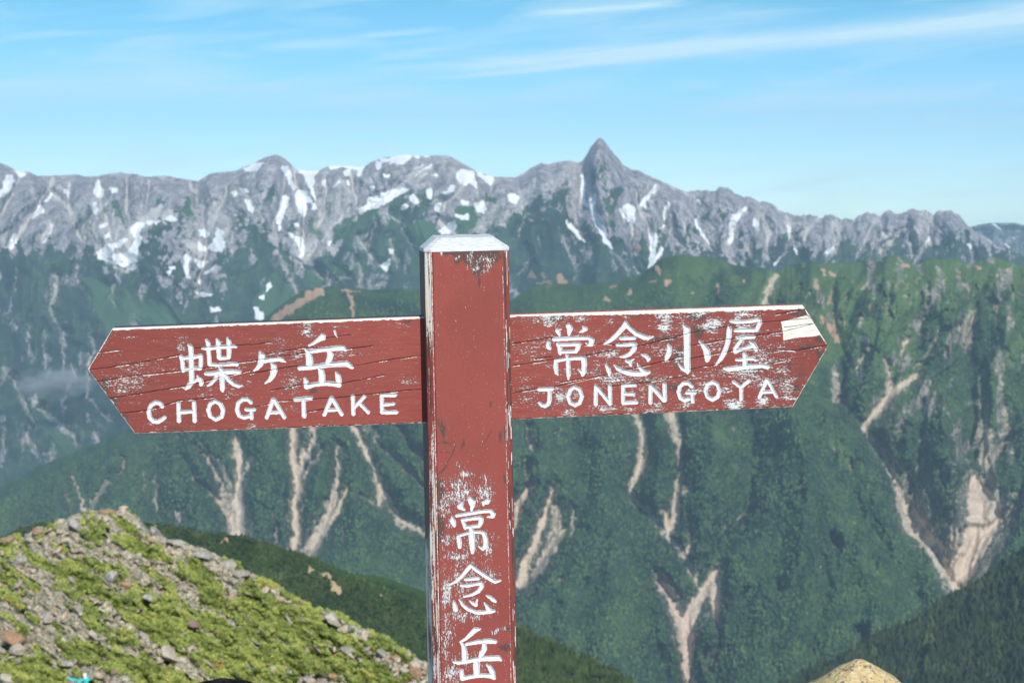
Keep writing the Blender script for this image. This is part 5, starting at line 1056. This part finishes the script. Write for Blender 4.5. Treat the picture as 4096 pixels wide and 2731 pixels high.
DARK_L = [K_((330,930,40,90,.8)), K_((430,1110,36,90,.75)), K_((560,1280,36,60,.6)), K_((430,690,26,20,.6)), K_((1100,1390,130,24,.5)), LL((700,980,60,40,.5)), LL((1700,235,60,16,.8)), LL((420,900,110,120,.3)), LL((1040,1090,20,60,.4)), LL((200,290,20,20,.4)), K_((600,900,260,110,.2)), LL((1400,360,20,60,.3))]
DARK_R = [N_((430,200,120,60,.75)), N_((1330,140,110,40,.7)), N_((1780,600,60,120,.7)), N_((1450,870,160,60,.5)), N_((90,1000,40,90,.45)), N_((1100,840,200,60,.4)), N_((760,1080,80,80,.4)), N_((380,1150,100,80,.4)), N_((920,770,50,40,.5)), N_((1750,950,100,60,.6)), N_((1650,420,200,60,.5)), O2((230,230,120,70,.8)), O2((250,400,70,100,.7)), O2((820,820,160,50,.6)), O2((1130,900,90,60,.6)), O2((1290,1010,60,50,.75)), O2((1220,770,40,50,.7)), O2((1380,570,40,30,.6)), O2((1370,200,70,36,1.0)),
 O2((1560,480,60,50,.8)), O2((1560,650,50,90,.8)), O2((1450,560,110,80,.45)), O2((1350,850,120,150,.35)), O2((150,950,120,80,.45)), O2((60,620,60,140,.5)), O2((740,370,120,40,.6)), O2((1280,200,70,26,.7)), O2((640,190,110,26,.5)), O2((1000,950,60,60,.4))]
WEAR_P = [Q_((350,60,110,70,.5)), Q_((320,170,130,70,.6)), Q_((240,230,60,100,.62)), Q_((560,120,60,60,.6)), Q_((330,620,90,40,.8)), Q_((260,500,70,70,.55)), Q_((260,880,50,110,.66)), Q_((590,740,70,50,.5)), Q_((580,560,40,60,.62)), Q_((340,1060,160,40,.55)), Q_((260,1230,60,150,.55)), Q_((290,1500,80,70,.66)), Q_((650,1170,110,20,.5)), Q_((380,760,160,260,.4)), Q_((430,480,200,80,.4)), Q_((400,1400,200,80,.4)), Q_((470,1070,60,30,.6)), Q_((600,1010,60,60,.42)), Q_((300,350,60,60,.4)),
 R_((760,1010,110,60,.55)), R_((700,1280,200,70,.66)), R_((950,1300,90,110,.68)), R_((640,920,60,50,.45)), R_((1000,1080,60,60,.55)), R_((480,1150,110,50,.4)), R_((430,1420,90,120,.55)), M_((1040,560,40,110,.72)), M_((1270,600,150,60,.6)), M_((1180,690,110,40,.6)), M_((870,560,60,30,.5)), M_((1330,690,50,40,.5)), M_((1250,780,60,40,.5)), M_((520,460,50,20,.6)), M_((605,520,26,30,.9)), M_((1400,560,60,60,.45))]
DARK_P = [M_((750,480,150,46,1.0)), M_((1020,540,170,130,1.1)), M_((1250,500,220,110,1.1)), M_((1360,560,160,80,.9)), M_((1180,700,90,120,.9)), M_((1200,900,26,90,.6)), M_((860,590,60,40,.8)), R_((420,420,36,130,.8)), R_((370,320,24,110,.55)), R_((430,590,70,16,.6)), R_((700,620,40,70,.5)), R_((1210,520,36,90,.65)), R_((380,1200,40,110,.8)), R_((370,1450,40,130,.7)), R_((1290,1080,30,120,.5)), R_((300,950,20,180,.3)),
 Q_((215,400,36,110,.8)), Q_((215,120,40,120,.6)), Q_((720,1160,50,20,.6)), Q_((700,1290,60,30,.65)), Q_((700,60,20,120,.5)), Q_((400,800,140,500,.25)), R_((1290,460,30,130,.8))]
SCRATCH_P = [R_((330,1050,5),(430,960,12),(510,830,14),(590,660,16),(600,630,6)), R_((400,1020,4),(500,900,8)), R_((350,600,4),(540,605,7)), R_((380,730,3),(520,725,5)), R_((430,590,10),(480,580,4)), R_((520,640,4),(560,560,7)), R_((1080,20,5),(1085,100,4)), R_((1100,10,5),(1098,90,4)), R_((680,670,12),(720,560,5)), R_((1000,600,3),(1100,420,3))]
BARE_R = O2((1145,290),(1250,262),(1420,222),(1480,250),(1530,330),(1572,432),(1500,445),(1300,462),(1172,490),(1165,380))

def blobs(x, z, lst, yp):
    w = np.zeros(x.shape)
    for b in lst:
        (cx, cz), = loc([(b[0][0], b[0][1])], yp)
        rx, rz, v = b[0][2] * 2.2 / F, b[0][3] * 2.2 / F, b[0][4]
        w = np.maximum(w, v * np.exp(-(((x - cx) / rx) ** 2 + ((z - cz) / rz) ** 2) * .8))
    return w
def paint_mat(name, grain_x, base_red=(0.270, 0.060, 0.047)):
    k = NT(name, 0.62, 0.28)
    a = k.attr('wear'); sp = k.n('ShaderNodeSeparateColor'); k.link(a.outputs['Color'], sp.inputs[0])
    w, d, cr = sp.outputs; edge = a.outputs['Alpha']
    gs = (330, 500, 950) if grain_x else (950, 500, 330)
    gl = (30, 200, 420) if grain_x else (420, 200, 30)
    rot = (0, math.radians(9), 0) if grain_x else (0, 0, 0)
    n1 = k.noise(k.coord(gs, rot), 1, 4, .65)
    n2 = k.noise(k.coord(gl, rot), 1, 4, .6, .3)
    n3 = k.noise(k.coord((14, 14, 14)), 1, 4, .55)
    n4 = k.noise(k.coord((900, 900, 900)), 1, 2, .5)
    red = k.mix(n3, base_red, tuple(v * 1.14 for v in base_red))
    red = k.mix(k.math('MULTIPLY', k.ss(n2, .45, .75), .22), red, tuple(v * .7 for v in base_red))
    sx = k.n('ShaderNodeSeparateXYZ'); k.link(k.coord((1, 1, 1)), sx.inputs[0])
    away = k.ss(k.math('ABSOLUTE', sx.outputs[0]), .12, .50)  # darker towards the board tips: less faded paint, plus vignetting put into the colour
    red = k.mix(k.math('MULTIPLY', away, .55), red, tuple(v * .70 for v in base_red))
    red = k.mix(k.math('MULTIPLY', k.ss(k.noise(k.coord((6, 6, 9)), 1, 4, .6), .42, .68), .35), red, tuple(v * .72 for v in base_red))
    red = k.mix(k.math('MULTIPLY', k.ss(n4, .5, .8), .25), red, (0.40, 0.14, 0.12))
    dk = k.ss(k.math('ADD', k.math('MULTIPLY', d, 1.15), k.math('MULTIPLY', k.math('SUBTRACT', k.math('MULTIPLY', k.math('ADD', n1, n2), .5), .5), 1.6)), .26, .60)
    col = k.mix(k.math('MULTIPLY', dk, .86), red, (0.085, 0.055, 0.05))
    mixn = k.math('ADD', k.math('MULTIPLY', n1, .72), k.math('MULTIPLY', n2, .28))
    wh = k.ss(k.math('ADD', k.math('MULTIPLY', w, .25), mixn), .635, .685)
    halo = k.ss(k.math('ADD', k.math('MULTIPLY', w, .34), mixn), .60, .66)
    col = k.mix(k.math('MULTIPLY', halo, .6), col, (0.11, 0.07, 0.062))
    col = k.mix(wh, col, k.mix(n3, (0.56, 0.57, 0.56), (0.74, 0.75, 0.74)))
    ed = k.ss(k.math('ADD', edge, k.math('MULTIPLY', k.math('SUBTRACT', mixn, .5), 1.4)), .45, .6)
    col = k.mix(ed, col, k.mix(k.ss(n2, .35, .6), (0.72, 0.60, 0.46), (0.78, 0.76, 0.73)))
    col = k.mix(k.ss(cr, .35, .75), col, (0.018, 0.012, 0.011))
    k.bump(k.math('SUBTRACT', k.math('ADD', k.math('MULTIPLY', n2, .6), k.math('MULTIPLY', n1, .3)), k.math('MULTIPLY', cr, 2.0)), .5, .0006)
    return k.out(col)
def white_mat(name, grain_x):
    k = NT(name, 0.6, 0.25)
    n = k.noise(k.coord((40, 300, 500) if grain_x else (500, 300, 40)), 1, 4, .6)
    n2 = k.noise(k.coord((700, 700, 700)), 1, 2, .5)
    col = k.mix(k.ss(n, .3, .7), (0.60, 0.62, 0.64), (0.80, 0.81, 0.81))
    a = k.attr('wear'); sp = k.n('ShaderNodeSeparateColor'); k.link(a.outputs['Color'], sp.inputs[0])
    col = k.mix(k.math('MULTIPLY', k.ss(sp.outputs[2], .35, .8), .75), col, (0.10, 0.09, 0.09))  # darkens cracks and the letter walls, where crevice shade and grime are painted
    k.bump(k.math('ADD', n, n2), .35, .0008)
    return k.out(col)
mat_red_x = paint_mat('red_paint_board', True); mat_red_z = paint_mat('red_paint_post', False)
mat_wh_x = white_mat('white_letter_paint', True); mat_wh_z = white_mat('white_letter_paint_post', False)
def carve(x, z, strokes, yp):
    best = np.full(x.shape, 1.0)
    for s in strokes:
        pts = loc(s, yp)
        m = max(p[2] for p in pts) / 2 + .006
        x0 = min(p[0] for p in pts) - m; x1 = max(p[0] for p in pts) + m; z0 = min(p[1] for p in pts) - m; z1 = max(p[1] for p in pts) + m
        k = (x > x0) & (x < x1) & (z > z0) & (z < z1)
        if k.any(): best[k] = np.minimum(best[k], sd_line(x[k], z[k], pts))
    return best
def split_quads(q, mask_v):
    c = mask_v[q].sum(1) >= 2
    return q[~c], q[c]
def sub_mesh(name, V, quads, mat, attrs, parent, label=None):
    u, inv = np.unique(quads, return_inverse=True)
    o = raw_mesh(name, V[u], [inv.reshape(quads.shape)], mat, True, {k: a[u] for k, a in attrs.items()}, parent)
    if label: o['label'] = label
    return o
DEPTH = .0026
def depth_of(sd): return DEPTH * sstep(.0002, -.0016, sd)

def arrow_board(lo, tip, hi, inner_top, inner_bot, right, chars, latin, cracks, wear, dark, label, bare=None, names=('', '')):
    yp, thick = .038, .036
    plo, ptip, phi, pit, pib = (np.array(loc([p], yp)[0]) for p in (lo, tip, hi, inner_top, inner_bot))
    st = .00058
    rows = int(np.linalg.norm(phi - plo) / st); cols = int(np.linalg.norm(pit - phi) / st) + 60
    s = np.linspace(0, 1, rows)
    # the arrow end is the broken line lo - tip - hi, the inner end a straight line inside the post
    la = np.linalg.norm(ptip - plo); lb = np.linalg.norm(phi - ptip); ft = la / (la + lb)
    i_tip = int(round(ft * (rows - 1)))
    s_e = np.concatenate([np.linspace(0, ft, i_tip + 1), np.linspace(ft, 1, rows - i_tip)[1:]])
    E = np.where((s_e <= ft)[:, None], plo + (ptip - plo) * (s_e / ft)[:, None], ptip + (phi - ptip) * ((s_e - ft) / (1 - ft))[:, None])
    # round the corners of the wood a little
    I = pib + (pit - pib) * s_e[:, None]
    t = np.linspace(0, 1, cols)[None, :, None]
    G = E[:, None, :] * (1 - t) + I[:, None, :] * t
    x, z = G[..., 0], G[..., 1]
    dE = np.full(x.shape, 1.)
    bd = [(plo, ptip), (ptip, phi), (phi, pit), (pib, plo)]
    ds = []
    for a_, b_ in bd:
        n_ = np.array([-(b_ - a_)[1], (b_ - a_)[0]]); n_ /= np.linalg.norm(n_)
        ds.append(np.abs((x - a_[0]) * n_[0] + (z - a_[1]) * n_[1]))
    d_top = ds[2]; dE = np.minimum.reduce(ds)
    jn = (fbm(x * 220, z * 220, 3, 3) - .5) * .0022
    c_all = carve(x + jn * .25, z + jn * .25, chars, yp); c_lat = carve(x + jn * .2, z - jn * .2, latin, yp)
    sd = np.minimum(c_all, c_lat)
    cr = np.zeros(x.shape); lt = np.zeros(x.shape)
    for c in cracks:
        pts = loc(c, yp); pts = [(p[0], p[1], max(p[2] * .8, .0005)) for p in pts]
        m = (x > min(p[0] for p in pts) - .003) & (x < max(p[0] for p in pts) + .003)
        wob = (fbm(x[m] * 90, x[m] * 0 + pts[0][1] * 900, 3, 5) - .5) * .0012
        d = sd_line(x[m], z[m] + wob, pts)
        br = .35 + .9 * fbm(x[m] * 45, z[m] * 45, 3, 12)
        cr[m] = np.maximum(cr[m], np.clip(sstep(.0006, -.0002, d) * br * 1.15, 0, 1))
        lt[m] = np.maximum(lt[m], sstep(.0004, .0, sd_line(x[m], z[m] + wob + .0010, pts)) * (sstep(.44, .58, fbm(x[m] * 60, z[m] * 60, 3, 2))) * .72)
    bev = np.clip(.0016 + jn * .5 - dE, 0, None) + np.clip(.0026 + jn - d_top, 0, None)
    lip = np.where(sd > 0, 0, 0)
    y = yp + depth_of(sd) + bev + cr * .0009 + (fbm(x * 40, z * 160, 3, 9) - .5) * .0006 + lip
    W = np.zeros(x.shape + (4,))
    jb = (fbm(x * 60, z * 120, 3, 6) - .5)
    W[..., 0] = np.clip(blobs(x + jb * .01, z + jb * .01, wear, yp) * (.86 if right else 1.0) + (.11 if right else .05) + jb * .34 + (fbm(x * 22, z * 70, 3, 8) - .5) * (.40 if right else .28), 0, 1.5)
    W[..., 1] = np.clip(blobs(x + jb * .012, z, dark, yp) + jb * .25, 0, 1.2)
    W[..., 2] = np.maximum(cr, .62 * sstep(.0007, .0001, np.abs(sd + .0001)) * (.3 + fbm(x * 160, z * 160, 3, 11)))  # dark outline at the letter walls: crevice shade painted in, partly groove grime
    W[..., 0] = np.where(right, W[..., 0], W[..., 0] * .86)
    top_w = .0026 + (.0030 * sstep(.0, .25, x - min(phi[0], pit[0])) if right else .0004)
    W[..., 3] = np.maximum(sstep(top_w + .0006, top_w - .0010, d_top + jn * 1.3), .78 * sstep(.0022, .0006, dE + jn * 1.2))
    W[..., 3] = np.maximum(W[..., 3], lt * (cr < .3))
    if bare:
        bp = loc(bare, yp)
        W[..., 3] = np.where(in_poly(x + jn * .5, z + jn * .5, bp), np.clip(1.25 + (fbm(x * 40, z * 400, 3, 2) - .5) * .9, .7, 1.4), W[..., 3])
        W[..., 1] = np.where(in_poly(x, z, bp), 0, W[..., 1])
    V = np.stack([x, y, z], -1).reshape(-1, 3)
    q = grid_quads(rows, cols)
    if not right: q = q
    nrm = np.cross(V[q[0][1]] - V[q[0][0]], V[q[0][2]] - V[q[0][0]])
    if nrm[1] > 0: q = q[:, ::-1]
    mk = (sd < .0003).ravel(); mc = (c_all < .0003).ravel()
    qb, ql = split_quads(q, mk)
    is_c = mc[ql].sum(1) >= 2
    # sides and back from the outline of the front face
    idx = np.arange(rows * cols).reshape(rows, cols)
    loop = np.concatenate([idx[0, :], idx[1:, -1], idx[-1, -2::-1], idx[-2:0:-1, 0]])
    n0 = len(V); back = V[loop].copy(); back[:, 1] = yp + thick
    mid = V[loop].copy(); mid[:, 1] = yp + .006
    V2 = np.concatenate([V, mid, back]); nl = len(loop)
    W2 = np.concatenate([W.reshape(-1, 4), np.tile([.35, .25, 0, .42 if not right else .5], (nl, 1)), np.tile([.25, .4, 0, .2], (nl, 1))])
    j = np.arange(nl); j2 = (j + 1) % nl
    side = np.concatenate([np.stack([loop[j], n0 + j, n0 + j2, loop[j2]], -1), np.stack([n0 + j, n0 + nl + j, n0 + nl + j2, n0 + j2], -1)])
    ns_ = np.cross(V2[side[5][1]] - V2[side[5][0]], V2[side[5][2]] - V2[side[5][0]])
    if ns_[2] > 0 and side[5][0] < cols: side = side[:, ::-1]
    cen = len(V2); V2 = np.concatenate([V2, [[V2[n0 + nl:, 0].mean(), yp + thick, V2[n0 + nl:, 2].mean()]]]); W2 = np.concatenate([W2, [[.2, .3, 0, .1]]])
    tri = np.stack([n0 + nl + j, np.full(nl, cen), n0 + nl + j2], -1)
    u, inv = np.unique(np.concatenate([qb.ravel(), side.ravel(), tri.ravel()]), return_inverse=True)
    a1, a2 = qb.size, qb.size + side.size
    ob = raw_mesh('arrow_board', L2(V2[u]), [inv[:a1].reshape(-1, 4), inv[a1:a2].reshape(-1, 4), inv[a2:].reshape(-1, 3)], mat_red_x, True, {'wear': W2[u]}, sign)
    ob['label'] = label
    VL = L2(V)
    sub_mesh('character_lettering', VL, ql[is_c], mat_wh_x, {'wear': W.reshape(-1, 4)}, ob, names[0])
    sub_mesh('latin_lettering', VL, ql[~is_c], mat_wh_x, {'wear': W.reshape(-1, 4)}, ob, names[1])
    return ob
arrow_board((540, 1735), (350, 1478), (450, 1313), (1720, 1265), (1735, 1691), False, LEFT_CHARS, LEFT_LATIN, CR_L, WEAR_L, DARK_L, 'left pointing board with three characters above CHOGATAKE', None,
            ('carved white characters reading 蝶ヶ岳', 'carved white letters reading CHOGATAKE'))
arrow_board((3172, 1628), (3314, 1385), (3213, 1220), (2000, 1262), (2005, 1681), True, RIGHT_CHARS, RIGHT_LATIN, CR_R, WEAR_R, DARK_R, 'right pointing board, badly flaked, with four characters above JONENGOYA', BARE_R,
            ('carved white characters reading 常念小屋', 'carved white letters reading JONENGOYA'))

# ---- the post
def build_post():
    (tl, zt), = loc([(1724, 998)]); (tr, _), = loc([(2016, 989)])
    (bl, _), = loc([(1757, 2700)]); (br, _), = loc([(2044, 2700)])
    xl, xr = (tl + bl) / 2, (tr + br) / 2
    c = .0085; D = .112
    fx = np.linspace(xl, xr, int((xr - xl) / .00058))
    sec = [(xl - c, D - c, 0), (xl - c, D * .6, 0), (xl - c, D * .3, 0), (xl - c, c + .004, 0), (xl - c, c, 0)] + [(xl - c + c * t, c * (1 - t), 1) for t in np.linspace(0, 1, 12)[1:-1]] \
        + [(v, 0, 2) for v in fx] + [(xr + c * t, c * t, 3) for t in np.linspace(0, 1, 12)[1:-1]] + [(xr + c, c, 4), (xr + c, c + .004, 4), (xr + c, D * .5, 4), (xr + c, D - c, 4), (xr, D, 5), ((xl + xr) / 2, D, 5), (xl, D, 5)]
    sec = np.array(sec)
    z_dense = np.arange(zt, zt - .64, -.0006)
    zz = np.concatenate([z_dense, np.linspace(z_dense[-1] - .01, GROUND_LOCAL - .15, 24)])
    R, Cn = len(zz), len(sec)
    x = np.repeat(sec[None, :, 0], R, 0); y = np.repeat(sec[None, :, 1], R, 0); z = np.repeat(zz[:, None], Cn, 1); part = np.repeat(sec[None, :, 2], R, 0)
    front = part == 2
    jn = (fbm(x * 220, z * 120, 3, 3) - .5) * .0022
    sd = np.full(x.shape, 1.0)
    sd[front] = carve((x + jn * .25)[front], (z + jn * .2)[front], POST_CHARS, 0)
    W = np.zeros(x.shape + (4,))
    jb = fbm(x * 120, z * 40, 3, 6) - .5
    w = blobs(x + jb * .01, z + jb * .012, WEAR_P, 0); d = blobs(x + jb * .008, z + jb * .01, DARK_P, 0)
    for s in SCRATCH_P:
        d = np.maximum(d, .75 * sstep(.0006, -.0004, sd_line(x, z + jb * .002, [(p[0], p[1], max(p[2], .001)) for p in loc(s)])))
    W[..., 0] = np.where(front, np.clip(w + .02 + jb * .2, 0, 1.5), 0)
    W[..., 1] = np.where(front, np.clip(d + jb * .2, 0, 1.2), 0)
    dep = zt - z
    el_ = np.abs(x - xl - .0008); er_ = np.abs(x - xr + .0012)
    W[..., 3] = np.where(front, .62 * sstep(.0010, .0002, el_) + .55 * sstep(.0011, .0002, er_) * sstep(.0, .03, dep), 0)
    W[..., 2] = np.where(front, .7 * sstep(.0007, .0002, np.abs(x - xl - .0022)) * (fbm(z * 60, z * 0, 3, 4) > .4), 0)
    W[..., 2] = np.maximum(W[..., 2], np.where(front, .62 * sstep(.0007, .0001, np.abs(sd + .0001)) * (.3 + fbm(x * 160, z * 160, 3, 11)), 0))  # same outline on the post letters: painted crevice shade with some grime
    up = sstep(.16, .09, dep); lw = sstep(.25, .34, dep)
    ch = fbm(z * 30 + 3, x * 900, 4, 7)
    W[..., 3] = np.where(part == 1, np.clip(.25 + .6 * up + .26 * lw + (ch - .5) * 1.5, 0, 1.1), W[..., 3])
    W[..., 1] = np.where(part == 1, np.clip(.45 * (ch < .42) + .3 * up, 0, 1), W[..., 1])
    W[..., 3] = np.where(part == 3, np.clip(.02 + .9 * (fbm(z * 26 + 9, x * 700, 4, 2) > .68) + .5 * sstep(.02, .0, dep), 0, 1), W[..., 3])
    W[..., 1] = np.where(part == 3, .8 * (fbm(z * 14 + 2, x * 500, 3, 12) > .56), W[..., 1])
    W[..., 3] = np.where(part == 0, np.clip(.05 + .62 * sstep(.30, .44, dep) - .1 + (fbm(z * 20, y * 300, 3, 5) - .5) * .6, 0, 1), W[..., 3])
    W[..., 1] = np.where(part == 0, .9 - .3 * sstep(.28, .4, dep), W[..., 1])
    W[..., 1] = np.where(part == 4, .4, W[..., 1])
    y = y + np.where(front, depth_of(sd) + .0010 * sstep(.0010, .0, np.abs(x - xl - .0022)), 0) + np.where(part == 1, (ch - .5) * .0014, 0) + np.where(front, (fbm(x * 60, z * 12, 3, 9) - .5) * .0005, 0)
    V = np.stack([x, y, z], -1).reshape(-1, 3)
    i = np.arange(R * Cn).reshape(R, Cn); i2 = np.roll(i, -1, 1)
    q = np.stack([i[:-1], i[1:], i2[1:], i2[:-1]], -1).reshape(-1, 4)
    qb, ql = split_quads(q, (sd < .0003).ravel())
    post = sub_mesh('post', L2(V), qb, mat_red_z, {'wear': W.reshape(-1, 4)}, sign, 'square red post with chamfered corners and flaking paint')
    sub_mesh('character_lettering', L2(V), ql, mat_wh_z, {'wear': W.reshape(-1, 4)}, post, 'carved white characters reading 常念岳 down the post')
    # the white bevelled cap
    o = .0006
    outer = [(xl - c - o, c - o), (xl - o, -o), (xr + o, -o), (xr + c + o, c - o), (xr + c + o, D - c + o), (xr + o, D + o), (xl - o, D + o), (xl - c - o, D - c + o)]
    inn = .0185
    k = c * .6
    X0, X1, Y0_, Y1_ = xl - c + inn, xr + c - inn, inn * .95, D - inn
    inner = [(X0, Y0_ + k), (X0 + k, Y0_), (X1 - k, Y0_), (X1, Y0_ + k), (X1, Y1_ - k), (X1 - k, Y1_), (X0 + k, Y1_), (X0, Y1_ - k)]
    def hh(y_): return .0150 + (y_ - Y0_) / (Y1_ - Y0_) * .0030
    NR, NS = 14, 20
    def resample(poly):
        r = []
        for a_ in range(8):
            b_ = (a_ + 1) % 8
            for t in np.linspace(0, 1, NS, endpoint=False): r.append((poly[a_][0] * (1 - t) + poly[b_][0] * t, poly[a_][1] * (1 - t) + poly[b_][1] * t))
        return np.array(r)
    Ro, Ri = resample(outer), resample(inner)
    rings = [np.column_stack([Ro, np.full(len(Ro), zt - .0035)]), np.column_stack([Ro, np.full(len(Ro), zt + .0010)])]
    for t in np.linspace(0, 1, NR)[1:]:
        p = Ro * (1 - t) + Ri * t
        rings.append(np.column_stack([p, zt + .0010 + (hh(Ri[:, 1]) - .0010) * t]))
    for t in (.3, .6, .9):
        ctr = Ri.mean(0); p = Ri * (1 - t) + ctr * t
        rings.append(np.column_stack([p, zt + hh(p[:, 1])]))
    V = np.concatenate(rings); m = len(Ro); nr = len(rings)
    nn = fbm(V[:, 0] * 150, V[:, 1] * 150 + V[:, 2] * 90, 3, 4) - .5
    V[m * 2:, 2] += nn[m * 2:] * .0016
    ctr = Ri.mean(0); V = np.concatenate([V, [[ctr[0], ctr[1], zt + hh(ctr[1])]]])
    i = np.arange(nr * m).reshape(nr, m); i2 = np.roll(i, -1, 1)
    q = np.stack([i[:-1], i2[:-1], i2[1:], i[1:]], -1).reshape(-1, 4)
    tri = np.stack([i[-1], i2[-1], np.full(m, nr * m)], -1)
    kx = NT('cap_paint', .6, .3)
    na = kx.noise(kx.coord((90, 500, 500)), 1, 4, .6); nb = kx.noise(kx.coord((60, 60, 60)), 1, 4, .6, 1.0)
    col = kx.mix(kx.ss(na, .3, .7), (0.48, 0.51, 0.55), (0.72, 0.73, 0.73))
    col = kx.mix(kx.math('MULTIPLY', kx.ss(nb, .52, .66), .45), col, (0.45, 0.44, 0.45))
    kx.bump(kx.math('ADD', na, nb), .35, .001)
    raw_mesh('post_cap', L2(V), [q, tri], kx.out(col), True, parent=sign)['label'] = 'white painted bevelled top of the post'
build_post()
# ------------------------------------------------------------------ air between here and the range
def volume_box(name, lo, hi, color, density, aniso=-.1):
    V = np.array([(x, y, z) for x in (lo[0], hi[0]) for y in (lo[1], hi[1]) for z in (lo[2], hi[2])], float)
    f = np.array([(0, 1, 3, 2), (4, 6, 7, 5), (0, 4, 5, 1), (2, 3, 7, 6), (0, 2, 6, 4), (1, 5, 7, 3)])
    m = bpy.data.materials.new(name); m.use_nodes = True
    m.node_tree.nodes.clear()
    o = m.node_tree.nodes.new('ShaderNodeOutputMaterial'); v = m.node_tree.nodes.new('ShaderNodeVolumePrincipled')
    v.inputs['Color'].default_value = (*color, 1); v.inputs['Density'].default_value = density; v.inputs['Anisotropy'].default_value = aniso
    m.node_tree.links.new(v.outputs[0], o.inputs['Volume'])
    return raw_mesh(name, V, [f], m, False)
hz = volume_box('haze', (-9500, -300, -4300), (9500, 16500, 1000), (0.55, 0.80, 1.0), HAZE)
tag(hz, kind='stuff')

# a thin shred of cloud hanging in the valley, left
def cloud_wisp():
    Yc = 5900.
    v, f = ico(4)
    s = np.array([170., 110., 66.]); c = at(215, 1530, Yc)
    w = v * s * (1 + .25 * (fbm(v[:, 0] * 2 + 5, v[:, 2] * 2 + v[:, 1], 3, 4) - .5)[:, None])
    m = bpy.data.materials.new('cloud_vapour'); m.use_nodes = True; t = m.node_tree; t.nodes.clear()
    o = t.nodes.new('ShaderNodeOutputMaterial'); p = t.nodes.new('ShaderNodeVolumePrincipled')
    tc_ = t.nodes.new('ShaderNodeTexCoord'); mp = t.nodes.new('ShaderNodeMapping'); mp.inputs['Scale'].default_value = (1 / 170, 1 / 110, 1 / 66)
    t.links.new(tc_.outputs['Object'], mp.inputs[0])
    ln = t.nodes.new('ShaderNodeVectorMath'); ln.operation = 'LENGTH'; t.links.new(mp.outputs[0], ln.inputs[0])
    nz = t.nodes.new('ShaderNodeTexNoise'); nz.inputs['Scale'].default_value = 1.6; nz.inputs['Detail'].default_value = 4; t.links.new(mp.outputs[0], nz.inputs['Vector'])
    a1 = t.nodes.new('ShaderNodeMapRange'); a1.inputs[1].default_value = 1.0; a1.inputs[2].default_value = .1; t.links.new(ln.outputs['Value'], a1.inputs[0])
    a2 = t.nodes.new('ShaderNodeMapRange'); a2.inputs[1].default_value = .42; a2.inputs[2].default_value = .65; t.links.new(nz.outputs['Fac'], a2.inputs[0])
    mm = t.nodes.new('ShaderNodeMath'); mm.operation = 'MULTIPLY'; t.links.new(a1.outputs[0], mm.inputs[0]); t.links.new(a2.outputs[0], mm.inputs[1])
    m2 = t.nodes.new('ShaderNodeMath'); m2.operation = 'MULTIPLY'; m2.inputs[1].default_value = .04; t.links.new(mm.outputs[0], m2.inputs[0])
    p.inputs['Color'].default_value = (.9, .93, 1, 1); t.links.new(m2.outputs[0], p.inputs['Density']); t.links.new(p.outputs[0], o.inputs['Volume'])
    ob = raw_mesh('cloud', w, [f], m, True); ob.location = c
    tag(ob, 'small thin shred of pale cloud drifting in front of the slope on the far left', 'cloud')
cloud_wisp()
